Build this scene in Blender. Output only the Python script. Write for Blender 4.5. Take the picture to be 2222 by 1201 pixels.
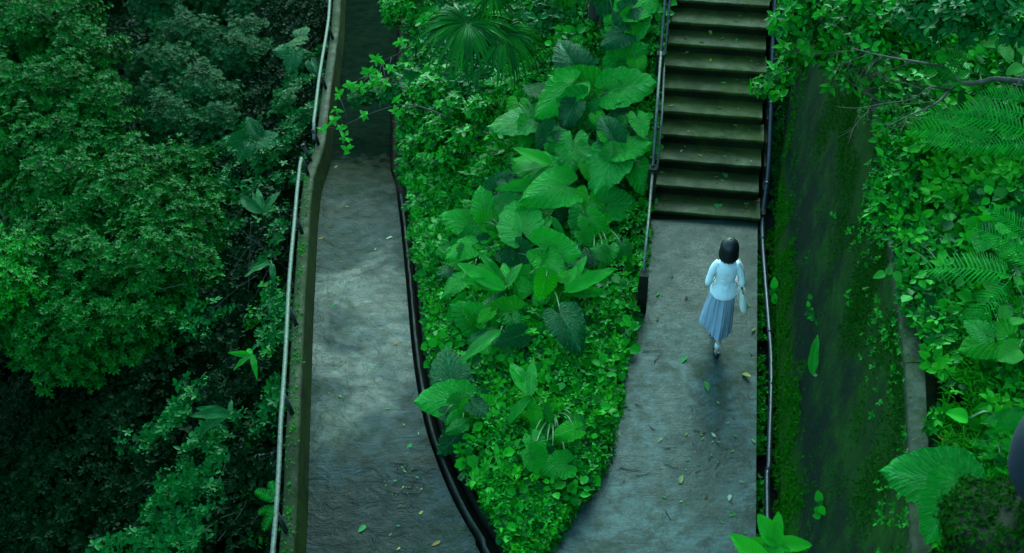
import bpy, bmesh, math, random
import numpy as np
from mathutils import Vector, Matrix, noise as mnoise

random.seed(7); RNG = np.random.default_rng(7)
for o in list(bpy.data.objects): bpy.data.objects.remove(o, do_unlink=True)
SC = bpy.context.scene
COL = SC.collection

# ------------------------------------------------------------------ camera, light, exposure
CAM_H = 10.4; FPX = 3000.0; TILT = math.radians(43)
cam = bpy.data.cameras.new('camera'); camo = bpy.data.objects.new('camera', cam); COL.objects.link(camo)
camo.location = (0, 0, CAM_H); camo.rotation_euler = (math.radians(90) - TILT, 0, 0)
cam.sensor_width = 36; cam.lens = FPX / 2222 * 36; cam.clip_end = 400; cam.clip_start = 0.05
cam.dof.use_dof = True; cam.dof.focus_distance = 14.2; cam.dof.aperture_fstop = 2.8
SC.camera = camo
W = bpy.data.worlds.new('World'); SC.world = W; W.use_nodes = True
nt = W.node_tree
sky = nt.nodes.new('ShaderNodeTexSky'); sky.sky_type = 'NISHITA'; sky.sun_disc = False
sky.sun_elevation = math.radians(36); sky.sun_rotation = math.radians(6)
sky.air_density = 1.6; sky.dust_density = 3.0
nt.nodes['Background'].inputs['Strength'].default_value = 0.15
tint = nt.nodes.new('ShaderNodeMix'); tint.data_type = 'RGBA'; tint.blend_type = 'MULTIPLY'; tint.inputs[0].default_value = 1
tint.inputs[7].default_value = (0.50, 1.0, 1.02, 1)        # green cast of a sky seen through the wood
nt.links.new(sky.outputs[0], tint.inputs[6]); nt.links.new(tint.outputs[2], nt.nodes['Background'].inputs[0])
sun = bpy.data.lights.new('sun', 'SUN'); sun.energy = 0.5; sun.angle = math.radians(32); sun.color = (0.52, 0.86, 1.0)
suno = bpy.data.objects.new('sun', sun); COL.objects.link(suno)
suno.rotation_euler = (math.radians(-54), 0, math.radians(-6))   # bright patch of sky beyond the ramp
SC.view_settings.view_transform = 'Standard'; SC.view_settings.look = 'None'
SC.view_settings.gamma = 1.0; SC.view_settings.exposure = 1.7
SC.view_settings.use_curve_mapping = False
SC.cycles.max_bounces = 5; SC.cycles.diffuse_bounces = 3; SC.cycles.transmission_bounces = 2

# ------------------------------------------------------------------ small helpers
cT, sT = math.cos(TILT), math.sin(TILT)
FWD = np.array([0, cT, -sT]); UPS = np.array([0, sT, cT]); RGT = np.array([1.0, 0, 0])
def ray(px, py):
    a = (px - 1111) / FPX; b = -(py - 600.5) / FPX
    return np.array([a, cT + b * sT, -sT + b * cT])
def P(px, py, z):                      # survey point: where the sight line meets height z
    d = ray(px, py); t = (z - CAM_H) / d[2]
    return np.array([d[0] * t, d[1] * t, z])
def hit(px, py, f, up=0.0):            # where the sight line meets terrain f (+up)
    d = ray(px, py); t = 4.0
    while t < 60:
        p = d * t; p[2] += CAM_H
        if p[2] <= f(p[0], p[1]) + up:
            t -= 0.05; p = d * t; p[2] += CAM_H
            return p
        t += 0.06
    return p
def nz(x, y, s=1.0, k=0.0): return mnoise.noise(Vector((x * s, y * s, k)))
def interp(x, xs, ys): return float(np.interp(x, xs, ys))

def mesh_from(name, v, f, mat=None, smooth=True, uv=None):
    me = bpy.data.meshes.new(name)
    me.from_pydata([tuple(map(float, p)) for p in v], [], f)
    if uv is not None:
        l = me.uv_layers.new(name='UVMap')
        vi = np.zeros(len(me.loops), dtype=np.int32); me.loops.foreach_get('vertex_index', vi)
        l.data.foreach_set('uv', np.asarray(uv, dtype=np.float32)[vi].ravel())
    if mat: me.materials.append(mat)
    if smooth: me.polygons.foreach_set('use_smooth', [True] * len(me.polygons))
    me.update(); return me
def obj(name, me, parent=None):
    o = bpy.data.objects.new(name, me); COL.objects.link(o)
    if parent is not None: o.parent = parent
    return o
def tag(o, label=None, cat=None, group=None, kind=None):
    if label: o['label'] = label
    if cat: o['category'] = cat
    if group: o['group'] = group
    if kind: o['kind'] = kind
    return o
def thing(name, label, cat, loc=(0, 0, 0), group=None):
    o = bpy.data.objects.new(name, None); COL.objects.link(o)
    o.location = tuple(map(float, loc)); o.empty_display_size = 0.1
    return tag(o, label, cat, group)
def child(name, v, f, mat, parent, smooth=True, uv=None):   # world-space verts, parented keeping place
    L = np.array(parent.location) if parent is not None else np.zeros(3)
    if parent is not None and parent.parent is not None: L = L + np.array(parent.parent.location)
    o = obj(name, mesh_from(name, np.asarray(v, dtype=float) - L, f, mat, smooth, uv), parent)
    return o

def tube(pts, rad, n=8, cap=True):
    pts = [np.array(p, dtype=float) for p in pts]
    if not hasattr(rad, '__len__'): rad = [rad] * len(pts)
    V = []; F = []
    up = np.array([0.013, 0.02, 1.0])
    for i, p in enumerate(pts):
        t = pts[min(i + 1, len(pts) - 1)] - pts[max(i - 1, 0)]
        t /= np.linalg.norm(t) + 1e-9
        a = np.cross(t, up)
        if np.linalg.norm(a) < .1: a = np.cross(t, np.array([1.0, 0, 0]))
        a /= np.linalg.norm(a); b = np.cross(t, a)
        for k in range(n):
            th = 2 * math.pi * k / n
            V.append(p + rad[i] * (a * math.cos(th) + b * math.sin(th)))
    for i in range(len(pts) - 1):
        for k in range(n):
            k2 = (k + 1) % n
            F.append((i * n + k, i * n + k2, (i + 1) * n + k2, (i + 1) * n + k))
    if cap:
        F.append(tuple(range(n - 1, -1, -1))); F.append(tuple((len(pts) - 1) * n + k for k in range(n)))
    return V, F
def merge(parts):
    V = []; F = []
    for v, f in parts:
        b = len(V); V += list(v); F += [tuple(i + b for i in q) for q in f]
    return V, F
def grid_faces(nr, nc):
    return [(r * nc + c, r * nc + c + 1, (r + 1) * nc + c + 1, (r + 1) * nc + c) for r in range(nr - 1) for c in range(nc - 1)]
def curve(pts, n=12):                  # Catmull-Rom through points
    P_ = [np.array(p, dtype=float) for p in pts]
    P_ = [2 * P_[0] - P_[1]] + P_ + [2 * P_[-1] - P_[-2]]
    out = []
    for i in range(1, len(P_) - 2):
        for k in range(n):
            t = k / n
            a, b, c, d = P_[i - 1], P_[i], P_[i + 1], P_[i + 2]
            out.append(.5 * ((2 * b) + (c - a) * t + (2 * a - 5 * b + 4 * c - d) * t * t + (-a + 3 * b - 3 * c + d) * t ** 3))
    out.append(P_[-2]); return out

# ------------------------------------------------------------------ materials
def newmat(name):
    m = bpy.data.materials.new(name); m.use_nodes = True
    n = m.node_tree.nodes; return m, n, m.node_tree.links, n['Principled BSDF']
def N(nodes, typ, **kw):
    x = nodes.new(typ)
    for k, v in kw.items(): setattr(x, k, v)
    return x
def ramp(nodes, links, src, stops, interp_='LINEAR'):
    r = nodes.new('ShaderNodeValToRGB'); r.color_ramp.interpolation = interp_
    e = r.color_ramp.elements
    while len(e) < len(stops): e.new(0.5)
    for i, (p, c) in enumerate(stops):
        e[i].position = p; e[i].color = (c, c, c, 1) if not hasattr(c, '__len__') else (*c, 1)
    links.new(src, r.inputs[0]); return r.outputs[0]
def tex(nodes, links, vec, scale, detail=4, rough=.6, dist=0, mapping=None):
    t = nodes.new('ShaderNodeTexNoise'); t.inputs['Scale'].default_value = scale
    t.inputs['Detail'].default_value = detail; t.inputs['Roughness'].default_value = rough
    t.inputs['Distortion'].default_value = dist
    if mapping:
        mp = nodes.new('ShaderNodeMapping'); mp.inputs['Scale'].default_value = mapping
        links.new(vec, mp.inputs[0]); vec = mp.outputs[0]
    links.new(vec, t.inputs['Vector']); return t.outputs[0]
def mixc(nodes, links, fac, a, b, mode='MIX'):
    m = nodes.new('ShaderNodeMix'); m.data_type = 'RGBA'; m.blend_type = mode
    for s, i in ((fac, 0), (a, 6), (b, 7)):
        if hasattr(s, 'is_output'): links.new(s, m.inputs[i])
        elif i == 0: m.inputs[0].default_value = s
        else: m.inputs[i].default_value = (*s, 1)
    return m.outputs[2]
def math_(nodes, links, op, a, b=None):
    m = nodes.new('ShaderNodeMath'); m.operation = op
    for s, i in ((a, 0), (b, 1)):
        if s is None: continue
        if hasattr(s, 'is_output'): links.new(s, m.inputs[i])
        else: m.inputs[i].default_value = s
    return m.outputs[0]
def bump(nodes, links, h, strength, dist, bsdf, prev=None):
    b = nodes.new('ShaderNodeBump'); b.inputs['Strength'].default_value = strength
    b.inputs['Distance'].default_value = dist; links.new(h, b.inputs['Height'])
    if prev is not None: links.new(prev, b.inputs['Normal'])
    links.new(b.outputs[0], bsdf.inputs['Normal']); return b.outputs[0]

def leafmat(name, cols, rough=.35, transl=.25, veins=None, spec=.5, bmp=0.0, radial=False):
    m, n, l, b = newmat(name)
    g = N(n, 'ShaderNodeNewGeometry'); oi = N(n, 'ShaderNodeObjectInfo')
    r = math_(n, l, 'FRACT', math_(n, l, 'ADD', g.outputs['Random Per Island'], oi.outputs['Random']))
    k = len(cols)
    c = ramp(n, l, r, [(i / (k - 1), q) for i, q in enumerate(cols)])
    if veins:
        uv = N(n, 'ShaderNodeTexCoord').outputs['UV']
        sx = N(n, 'ShaderNodeSeparateXYZ'); l.new(uv, sx.inputs[0])
        ax = math_(n, l, 'ABSOLUTE', math_(n, l, 'SUBTRACT', sx.outputs[0], .5))      # 0..0.5
        ph = math_(n, l, 'SUBTRACT', math_(n, l, 'MULTIPLY', sx.outputs[1], veins), math_(n, l, 'MULTIPLY', ax, veins * .5))
        if radial:                       # uv carries true blade x, y: veins fan out from the stalk and run off the midrib
            ax = math_(n, l, 'ABSOLUTE', math_(n, l, 'SUBTRACT', sx.outputs[0], .5))
            yy = math_(n, l, 'SUBTRACT', math_(n, l, 'MULTIPLY', sx.outputs[1], 1.5), .4)
            A = math_(n, l, 'ARCTAN2', ax, math_(n, l, 'ADD', math_(n, l, 'MULTIPLY', yy, .5), .06))
            ph = math_(n, l, 'ADD', math_(n, l, 'SUBTRACT', math_(n, l, 'MULTIPLY', A, 3.0), math_(n, l, 'MULTIPLY', yy, 3.6)), 20.0)
        tri = math_(n, l, 'PINGPONG', ph, .5)
        lat = ramp(n, l, tri, [(0.0, 1.0), (0.16, 0.0)])
        mid = ramp(n, l, ax, [(0.0, 1.0), (0.028, 0.0)])
        vein = math_(n, l, 'MAXIMUM', math_(n, l, 'MULTIPLY', lat, .45), math_(n, l, 'MULTIPLY', mid, .6))
        c = mixc(n, l, vein, c, tuple(min(1, x * 1.5 + q) for x, q in zip(cols[-1], (.02, .10, .045))))
        sv = N(n, 'ShaderNodeVectorMath', operation='ADD'); l.new(uv, sv.inputs[0]); rv = N(n, 'ShaderNodeCombineXYZ')
        l.new(math_(n, l, 'MULTIPLY', oi.outputs['Random'], 30), rv.inputs[0]); l.new(rv.outputs[0], sv.inputs[1])
        bl = tex(n, l, sv.outputs[0], 5, 5, .7); c = mixc(n, l, ramp(n, l, bl, [(.60, 0.), (.70, .55)]), c, tuple(a * f for a, f in zip(cols[-1], (9, 1.25, .7))))
        c = mixc(n, l, ramp(n, l, tex(n, l, sv.outputs[0], 26, 3, .6), [(.70, 0.), (.74, .7)]), c, (.05, .045, .012))
        cb = N(n, 'ShaderNodeCombineXYZ'); l.new(math_(n, l, 'MULTIPLY', ph, 1.6), cb.inputs[0]); l.new(math_(n, l, 'MULTIPLY', ax, 3.5), cb.inputs[1])
        l.new(math_(n, l, 'MULTIPLY', oi.outputs['Random'], 9), cb.inputs[2])
        noi = tex(n, l, cb.outputs[0], 2.6, 4, .65)
        hsum = math_(n, l, 'ADD', math_(n, l, 'MULTIPLY', tri, .8), math_(n, l, 'MULTIPLY', noi, 2.2))
        bump(n, l, hsum, bmp or .5, .03, b)
        rr = ramp(n, l, tex(n, l, uv, 9, 3, .6), [(.35, max(.08, rough - .14)), (.7, rough + .15)])
        l.new(rr, b.inputs['Roughness'])
    else:
        b.inputs['Roughness'].default_value = rough
    back = mixc(n, l, g.outputs['Backfacing'], c, mixc(n, l, .3, c, (.01, .09, .02)))
    l.new(back, b.inputs['Base Color'])
    b.inputs['Specular IOR Level'].default_value = spec * .8; b.inputs['Specular Tint'].default_value = (.28, 1.0, .52, 1)
    tr = N(n, 'ShaderNodeBsdfTranslucent'); l.new(mixc(n, l, 1.0, c, (1.0, 1.15, .5), 'MULTIPLY'), tr.inputs[0])
    mx = N(n, 'ShaderNodeMixShader'); mx.inputs[0].default_value = transl
    l.new(b.outputs[0], mx.inputs[1]); l.new(tr.outputs[0], mx.inputs[2])
    l.new(mx.outputs[0], n['Material Output'].inputs[0]); return m

M = {}
M['canopy'] = leafmat('canopy_leaf', [(0.0016, 0.0423, 0.0030), (0.0027, 0.0795, 0.0052), (0.0052, 0.1378, 0.0080), (0.0022, 0.0530, 0.0044)], .36, .18, spec=0.13)
M['canopy_blue'] = leafmat('canopy_leaf_bluish', [(0.0013, 0.0309, 0.0053), (0.0026, 0.0537, 0.0096), (0.0052, 0.0876, 0.0160)], .42, .15, spec=0.13)
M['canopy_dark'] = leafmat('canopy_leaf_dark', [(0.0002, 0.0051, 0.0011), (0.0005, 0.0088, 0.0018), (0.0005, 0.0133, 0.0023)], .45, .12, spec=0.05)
M['cover'] = leafmat('ground_cover_leaf', [(0.0019, 0.0339, 0.0034), (0.0030, 0.1058, 0.0041), (0.0061, 0.1991, 0.0062), (0.0162, 0.3359, 0.0093), (0.0040, 0.1369, 0.0062)], .36, .28, spec=0.23)
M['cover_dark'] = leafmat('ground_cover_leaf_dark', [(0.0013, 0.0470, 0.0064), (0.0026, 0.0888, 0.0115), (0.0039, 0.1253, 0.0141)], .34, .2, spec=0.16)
M['cover_bright'] = leafmat('ground_cover_leaf_bright', [(0.0066, 0.1922, 0.0054), (0.0197, 0.3146, 0.0080), (0.0383, 0.3846, 0.0107)], .42, .35, spec=0.20)
M['taro'] = leafmat('elephant_ear_leaf', [(0.0038, 0.1923, 0.0158), (0.0051, 0.2834, 0.0158), (0.0101, 0.4048, 0.0158), (0.0038, 0.2226, 0.0218)], .20, .2, veins=15, bmp=1.0, spec=0.52, radial=True)
M['taro_bright'] = leafmat('young_elephant_ear_leaf', [(0.0047, 0.2344, 0.0043), (0.0117, 0.3094, 0.0057)], .36, .35, veins=15, bmp=.7, spec=0.23, radial=True)
M['taro_dark'] = leafmat('elephant_ear_leaf_dark', [(0.0020, 0.0734, 0.0175), (0.0031, 0.1061, 0.0224)], .22, .15, veins=14, bmp=1.0, spec=0.52, radial=True)  # darker, bluer leaf tone
M['lance'] = leafmat('ginger_leaf', [(0.0024, 0.1462, 0.0071), (0.0049, 0.2340, 0.0084), (0.0097, 0.2925, 0.0096)], .25, .3, veins=22, bmp=.5)
M['lance_dark'] = leafmat('ginger_leaf_dark', [(0.0011, 0.0495, 0.0096), (0.0022, 0.0810, 0.0124)], .3, .2, veins=22, bmp=.4, spec=0.23)  # darker blade tone
M['fern'] = leafmat('fern_leaf', [(0.0030, 0.1825, 0.0089), (0.0061, 0.2920, 0.0105), (0.0030, 0.1460, 0.0134)], .45, .3, spec=0.20)
M['palm'] = leafmat('palm_leaf', [(0.0011, 0.0410, 0.0042), (0.0034, 0.0910, 0.0056), (0.0114, 0.1638, 0.0083)], .32, .2, spec=0.23)
M['sprig'] = leafmat('fresh_leaf', [(0.0102, 0.2864, 0.0094), (0.0256, 0.3546, 0.0104), (0.0102, 0.2319, 0.0104)], .38, .4, veins=9, bmp=.3, spec=0.23)
M['round'] = leafmat('round_leaf', [(0.0102, 0.2182, 0.0104), (0.0427, 0.2728, 0.0261), (0.0102, 0.1841, 0.0079)], .4, .35, veins=7, bmp=.4, spec=0.23)
M['moss'] = leafmat('moss_tuft', [(0.0022, 0.0557, 0.0013), (0.0064, 0.0941, 0.0016), (0.0117, 0.1155, 0.0020)], .8, .2, spec=0.07)
M['moss_dark'] = leafmat('moss_tuft_dark', [(0.0038, 0.0449, 0.0024), (0.0086, 0.0748, 0.0034)], .8, .15, spec=0.07)

def wood(name, c1, c2, rough=.75):
    m, n, l, b = newmat(name)
    co = N(n, 'ShaderNodeTexCoord').outputs['Object']
    t = tex(n, l, co, 18, 5, .7)
    l.new(mixc(n, l, ramp(n, l, t, [(.35, 0.), (.7, 1.)]), c1, c2), b.inputs['Base Color'])
    b.inputs['Roughness'].default_value = rough; bump(n, l, t, .6, .01, b); return m
M['bark'] = wood('wet_bark', (0.0072, 0.0084, 0.0048), (0.0300, 0.0300, 0.0180))
M['stalk'] = wood('green_stalk', (0.0070, 0.0630, 0.0084), (0.0210, 0.1260, 0.0175), .4)
M['twig'] = wood('brown_twig', (0.0300, 0.0210, 0.0120), (0.0960, 0.0660, 0.0420))
M['deadwood'] = wood('dead_wood', (0.0360, 0.0300, 0.0210), (0.1140, 0.0960, 0.0720))
M['darktwig'] = wood('dark_twig', (0.0048, 0.0060, 0.0048), (0.0120, 0.0120, 0.0090))

def concrete(name, dry, wet, moss, moss_lo, moss_hi, rlo, rhi, kind='path', coord='Object', bstr=.5, spec=.12, pale_at=None, far_shade=None):
    m, n, l, b = newmat(name)
    co = N(n, 'ShaderNodeTexCoord').outputs[coord]
    big = tex(n, l, co, .9, 5, .62, .4); mid = tex(n, l, co, 5.5, 6, .7); fine = tex(n, l, co, 70, 4, .75)
    bigw = big
    if pale_at:                             # paler within a radius of a given point
        wd = N(n, 'ShaderNodeVectorMath', operation='DISTANCE'); l.new(co, wd.inputs[0]); wd.inputs[1].default_value = pale_at[:3]
        bigw = math_(n, l, 'ADD', big, ramp(n, l, math_(n, l, 'DIVIDE', wd.outputs['Value'], pale_at[3]), [(.25, .19), (1.0, 0.)]))
        bigw = math_(n, l, 'SUBTRACT', bigw, .095)
    c = mixc(n, l, ramp(n, l, bigw, [(.40, 0.), (.60, 1.)]), wet, dry)
    c = mixc(n, l, ramp(n, l, mid, [(.38, 0.), (.68, .75)]), c, tuple(x * .40 for x in wet))
    mo = math_(n, l, 'ADD', math_(n, l, 'MULTIPLY', big, .55), math_(n, l, 'MULTIPLY', mid, .45))
    c = mixc(n, l, ramp(n, l, mo, [(moss_lo, 0.), (moss_hi, 1.)]), c, moss)
    sp = tex(n, l, co, 42, 3, .8)
    c = mixc(n, l, ramp(n, l, sp, [(.62, 0.), (.70, .55)]), c, tuple(min(1, x * 2.1) for x in dry))
    c = mixc(n, l, ramp(n, l, fine, [(.33, .8), (.44, 0.)]), c, tuple(x * .3 for x in wet))
    blot = tex(n, l, co, 1.9, 6, .72, 1.2)
    c = mixc(n, l, ramp(n, l, blot, [(.50, 0.), (.60, .65)]), c, tuple(x * .5 for x in wet))
    if kind != 'wall':
        vo = n.new('ShaderNodeTexVoronoi'); vo.feature = 'DISTANCE_TO_EDGE'; vo.inputs['Scale'].default_value = .55
        wv = N(n, 'ShaderNodeVectorMath', operation='ADD'); l.new(co, wv.inputs[0])
        wn = n.new('ShaderNodeTexNoise'); wn.inputs['Scale'].default_value = 2.2; wn.inputs['Detail'].default_value = 5; l.new(co, wn.inputs['Vector']); l.new(wn.outputs['Color'], wv.inputs[1]); l.new(wv.outputs[0], vo.inputs['Vector'])
        crack = math_(n, l, 'MULTIPLY', ramp(n, l, vo.outputs['Distance'], [(.0, 1.), (.006, 0.)]), ramp(n, l, big, [(.45, 0.), (.55, .8)]))
        c = mixc(n, l, crack, c, tuple(x * .25 for x in wet))
    b.inputs['Specular IOR Level'].default_value = .08 if kind == 'brushed' else spec
    if far_shade:                            # tree shade painted into the slab colour past a ragged line
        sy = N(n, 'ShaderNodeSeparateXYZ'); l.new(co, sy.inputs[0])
        shade_mix = math_(n, l, 'ADD', math_(n, l, 'MULTIPLY', math_(n, l, 'SUBTRACT', sy.outputs[1], far_shade[0]), far_shade[1]), math_(n, l, 'MULTIPLY', math_(n, l, 'SUBTRACT', mid, .5), 1.4))
        shade_mix = ramp(n, l, shade_mix, [(0., 0.), (1., 1.)])
        c = mixc(n, l, shade_mix, c, mixc(n, l, ramp(n, l, mid, [(.35, 0.), (.65, 1.)]), (.003, .008, .005), (.007, .015, .008)))
        l.new(math_(n, l, 'MULTIPLY', math_(n, l, 'SUBTRACT', 1.0, shade_mix), .08), b.inputs['Specular IOR Level'])
    l.new(c, b.inputs['Base Color'])
    l.new(ramp(n, l, mixc(n, l, .5, big, mid), [(.40, rlo), (.62, rhi)]), b.inputs['Roughness'])
    nb = bump(n, l, fine, bstr * .6, .006, b)
    if kind == 'brushed':
        br = tex(n, l, co, 5.0, 4, .7, .3, mapping=(1.0, 7.0, 3.0))
        nb = bump(n, l, br, bstr * .6, .012, b, nb)
        wr = tex(n, l, co, 2.6, 5, .62, 1.2, mapping=(2.0, 2.2, 1.0))
        nb = bump(n, l, wr, .75, .045, b, nb)
        film = tex(n, l, co, 1.1, 4, .6, .8, mapping=(1.0, .8, 1))   # standing film of rain water, broken into patches
        vd = N(n, 'ShaderNodeVectorMath', operation='DISTANCE'); l.new(co, vd.inputs[0]); vd.inputs[1].default_value = (-1.75, 10.9, -.5)   # water gathers in the hollow of the ramp
        hol = ramp(n, l, math_(n, l, 'MULTIPLY', vd.outputs['Value'], .25), [(.15, .34), (.75, 0.)])
        film = math_(n, l, 'ADD', film, hol)
        l.new(ramp(n, l, film, [(.66, .0), (.84, .50)]) if not far_shade else math_(n, l, 'MULTIPLY', ramp(n, l, film, [(.66, .0), (.84, .50)]), math_(n, l, 'SUBTRACT', 1.0, shade_mix)), b.inputs['Coat Weight'])
        b.inputs['Coat Roughness'].default_value = .20; b.inputs['Coat IOR'].default_value = 1.36
        l.new(nb, b.inputs['Coat Normal'])
    elif kind == 'path':
        br = tex(n, l, co, 5.0, 5, .75, .3, mapping=(1.2, 9.0, 3.0))
        nb = bump(n, l, br, bstr * .55, .012, b, nb)
        bump(n, l, mid, .35, .03, b, nb)
    else:
        bump(n, l, mid, .5, .03, b, nb)
    return m
M['ramp_conc'] = concrete('wet_ramp_concrete', (0.0177, 0.0340, 0.0381), (0.0068, 0.0136, 0.0116), (0.0088, 0.0184, 0.0061), .50, .66, .40, .60, 'brushed', bstr=.8, pale_at=(-1.7, 10.2, -.3, 4.0), far_shade=(13.4, .55))  # far end of the ramp: overhead tree shade put into the colour
M['path_conc'] = concrete('damp_path_concrete', (0.0589, 0.0986, 0.0942), (0.0227, 0.0408, 0.0300), (0.0268, 0.0422, 0.0164), .50, .64, .22, .5, 'path', pale_at=(1.1, 7.6, 0, 4.2))
M['far_conc'] = concrete('shaded_path_concrete', (0.0140, 0.0210, 0.0091), (0.0070, 0.0119, 0.0063), (0.0098, 0.0168, 0.0042), .46, .62, .6, .9, 'wall', spec=.02)  # darker concrete, shade of the far stretch put into its colour
M['step_conc'] = concrete('mossy_step_concrete', (0.0572, 0.0812, 0.0182), (0.0263, 0.0403, 0.0090), (0.0286, 0.0520, 0.0055), .44, .62, .34, .66, 'path')
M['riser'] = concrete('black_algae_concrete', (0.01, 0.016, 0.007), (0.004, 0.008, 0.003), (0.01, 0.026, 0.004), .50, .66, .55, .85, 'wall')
M['parapet'] = concrete('parapet_concrete', (0.0249, 0.0338, 0.0167), (0.0119, 0.0179, 0.0071), (0.0089, 0.0249, 0.0031), .44, .58, .5, .85, 'wall')
M['parapet_face'] = concrete('mossy_parapet_face', (0.0154, 0.0238, 0.0028), (0.0084, 0.0154, 0.0021), (0.0126, 0.0294, 0.0014), .40, .58, .6, .9, 'wall')
M['gutter'] = concrete('black_gutter_concrete', (0.0036, 0.0060, 0.0048), (0.0018, 0.0030, 0.0030), (0.0048, 0.0108, 0.0036), .48, .64, .5, .8, 'wall', spec=.06)
M['kerb'] = concrete('wet_kerb_concrete', (0.0420, 0.0504, 0.0462), (0.0154, 0.0196, 0.0182), (0.0154, 0.0245, 0.0105), .52, .68, .45, .75, 'wall', spec=.1)
M['cap'] = concrete('lichen_concrete', (0.0600, 0.0800, 0.0560), (0.0272, 0.0384, 0.0240), (0.0160, 0.0400, 0.0080), .44, .58, .6, .9, 'wall')
M['post'] = concrete('dark_mossy_post', (0.0210, 0.0240, 0.0156), (0.0054, 0.0078, 0.0054), (0.0096, 0.0180, 0.0048), .48, .64, .5, .85, 'wall', bstr=.9)
def soil(name, c1, c2, c3):
    m, n, l, b = newmat(name)
    co = N(n, 'ShaderNodeTexCoord').outputs['Object']
    t = tex(n, l, co, 6, 6, .7); t2 = tex(n, l, co, 1.3, 3, .6)
    c = mixc(n, l, ramp(n, l, t, [(.35, 0.), (.7, 1.)]), c1, c2)
    c = mixc(n, l, ramp(n, l, t2, [(.45, 0.), (.65, 1.)]), c, c3)
    l.new(c, b.inputs['Base Color']); b.inputs['Roughness'].default_value = .95; b.inputs['Specular IOR Level'].default_value = .0
    bump(n, l, t, .8, .06, b); return m
M['soil'] = soil('dark_wet_soil', (.0004, .0016, .0006), (.001, .0026, .0009), (.0004, .003, .0008))
M['bank_soil'] = soil('mossy_bank_soil', (0.0018, 0.0042, 0.0018), (0.0060, 0.0096, 0.0042), (0.0018, 0.0180, 0.0024))
# retaining wall: uv = (metres along, metres up)
def wallmat():
    m, n, l, b = newmat('mossy_retaining_wall')
    uv = N(n, 'ShaderNodeTexCoord').outputs['UV']
    s = N(n, 'ShaderNodeSeparateXYZ'); l.new(uv, s.inputs[0])
    streak = tex(n, l, uv, 1.5, 7, .72, .2, mapping=(1.3, 1.0, 1)); fine = tex(n, l, uv, 26, 5, .75); mid = tex(n, l, uv, 3.2, 6, .7, .5)
    base = mixc(n, l, ramp(n, l, fine, [(.35, 0.), (.7, 1.)]), (.002, .0075, .005), (.006, .020, .012))
    hi = ramp(n, l, math_(n, l, 'ADD', math_(n, l, 'MULTIPLY', s.outputs[1], .20), math_(n, l, 'MULTIPLY', math_(n, l, 'SUBTRACT', streak, .5), 1.5)), [(.14, 0.), (.46, 1.)])
    lo = ramp(n, l, math_(n, l, 'SUBTRACT', math_(n, l, 'ADD', s.outputs[1], math_(n, l, 'MULTIPLY', mid, .5)), 0.0), [(.48, 1.), (.86, 0.)])
    mo = mixc(n, l, ramp(n, l, mid, [(.35, 0.), (.7, 1.)]), (.004, .030, .004), (.014, .074, .006))
    c = mixc(n, l, math_(n, l, 'MULTIPLY', hi, .8), base, mo)
    c = mixc(n, l, lo, c, mixc(n, l, fine, (.004, .030, .002), (.014, .075, .004)))
    sp = tex(n, l, uv, 60, 3, .8)
    c = mixc(n, l, ramp(n, l, sp, [(.68, 0.), (.74, .5)]), c, (.10, .13, .06))
    l.new(c, b.inputs['Base Color']); b.inputs['Roughness'].default_value = .8
    b.inputs['Specular IOR Level'].default_value = .08
    nb = bump(n, l, fine, .9, .012, b); bump(n, l, mid, .6, .05, b, nb); return m
M['wall'] = wallmat()
def metal(name, c1, c2, rough, met, sc=30):
    m, n, l, b = newmat(name)
    co = N(n, 'ShaderNodeTexCoord').outputs['Object']; t = tex(n, l, co, sc, 5, .75)
    l.new(mixc(n, l, ramp(n, l, t, [(.38, 0.), (.66, 1.)]), c1, c2), b.inputs['Base Color'])
    b.inputs['Roughness'].default_value = rough; b.inputs['Metallic'].default_value = met
    bump(n, l, t, .35, .006, b); return m
M['rail'] = metal('lichened_rail_pipe', (0.0326, 0.0418, 0.0302), (0.1162, 0.1442, 0.1162), .6, .15)
M['rail_dark'] = metal('weathered_rail_pipe', (0.0357, 0.0416, 0.0327), (0.1309, 0.1487, 0.1249), .5, .3)
M['bracket'] = metal('black_iron_bracket', (.004, .005, .005), (.014, .018, .014), .6, .2)
M['pipe'] = metal('black_wet_pipe', (0.0077, 0.0096, 0.0128), (0.0320, 0.0371, 0.0480), .28, .1, 22)
def plain(name, c, rough=.8, c2=None, sc=60, sub=0):
    m, n, l, b = newmat(name)
    co = N(n, 'ShaderNodeTexCoord').outputs['Object']; t = tex(n, l, co, sc, 4, .6)
    l.new(mixc(n, l, t, c, c2 or tuple(x * .8 for x in c)), b.inputs['Base Color'])
    b.inputs['Roughness'].default_value = rough
    bump(n, l, t, .2, .004, b); return m
M['skin'] = plain('skin', (.62, .34, .26), .5); M['blouse'] = plain('pale_blue_cotton', (.80, .86, .93), .85, (.72, .80, .88), 25)
M['skirt'] = plain('blue_grey_pleated_cloth', (.34, .41, .53), .9, (.25, .31, .43), 9)
M['hair'] = plain('black_hair', (.004, .004, .006), .48, (.008, .008, .010), 90)
M['tote'] = plain('cream_canvas', (.72, .70, .62), .85, (.60, .60, .54)); M['sock'] = plain('white_sock', (.75, .76, .74), .85)
M['shoe'] = plain('black_leather', (.006, .006, .008), .3); M['eye'] = plain('dark_eye', (.02, .015, .01), .3)
M['lip'] = plain('lips', (.45, .15, .14), .5)
M['navy'] = plain('navy_cloth', (.005, .013, .032), .9, (.003, .008, .020), 30)
def litter(name, cols):
    return leafmat(name, [tuple(x * .62 for x in c) for c in cols], .5, .1, veins=9, bmp=.3, spec=.2)
M['lit_green'] = litter('fallen_green_leaf', [(.05, .26, .05), (.08, .34, .08)])
M['lit_yellow'] = litter('fallen_yellow_leaf', [(.42, .38, .04), (.5, .46, .09)])
M['lit_lime'] = litter('fallen_lime_leaf', [(.20, .34, .08), (.32, .42, .16)])
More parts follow.
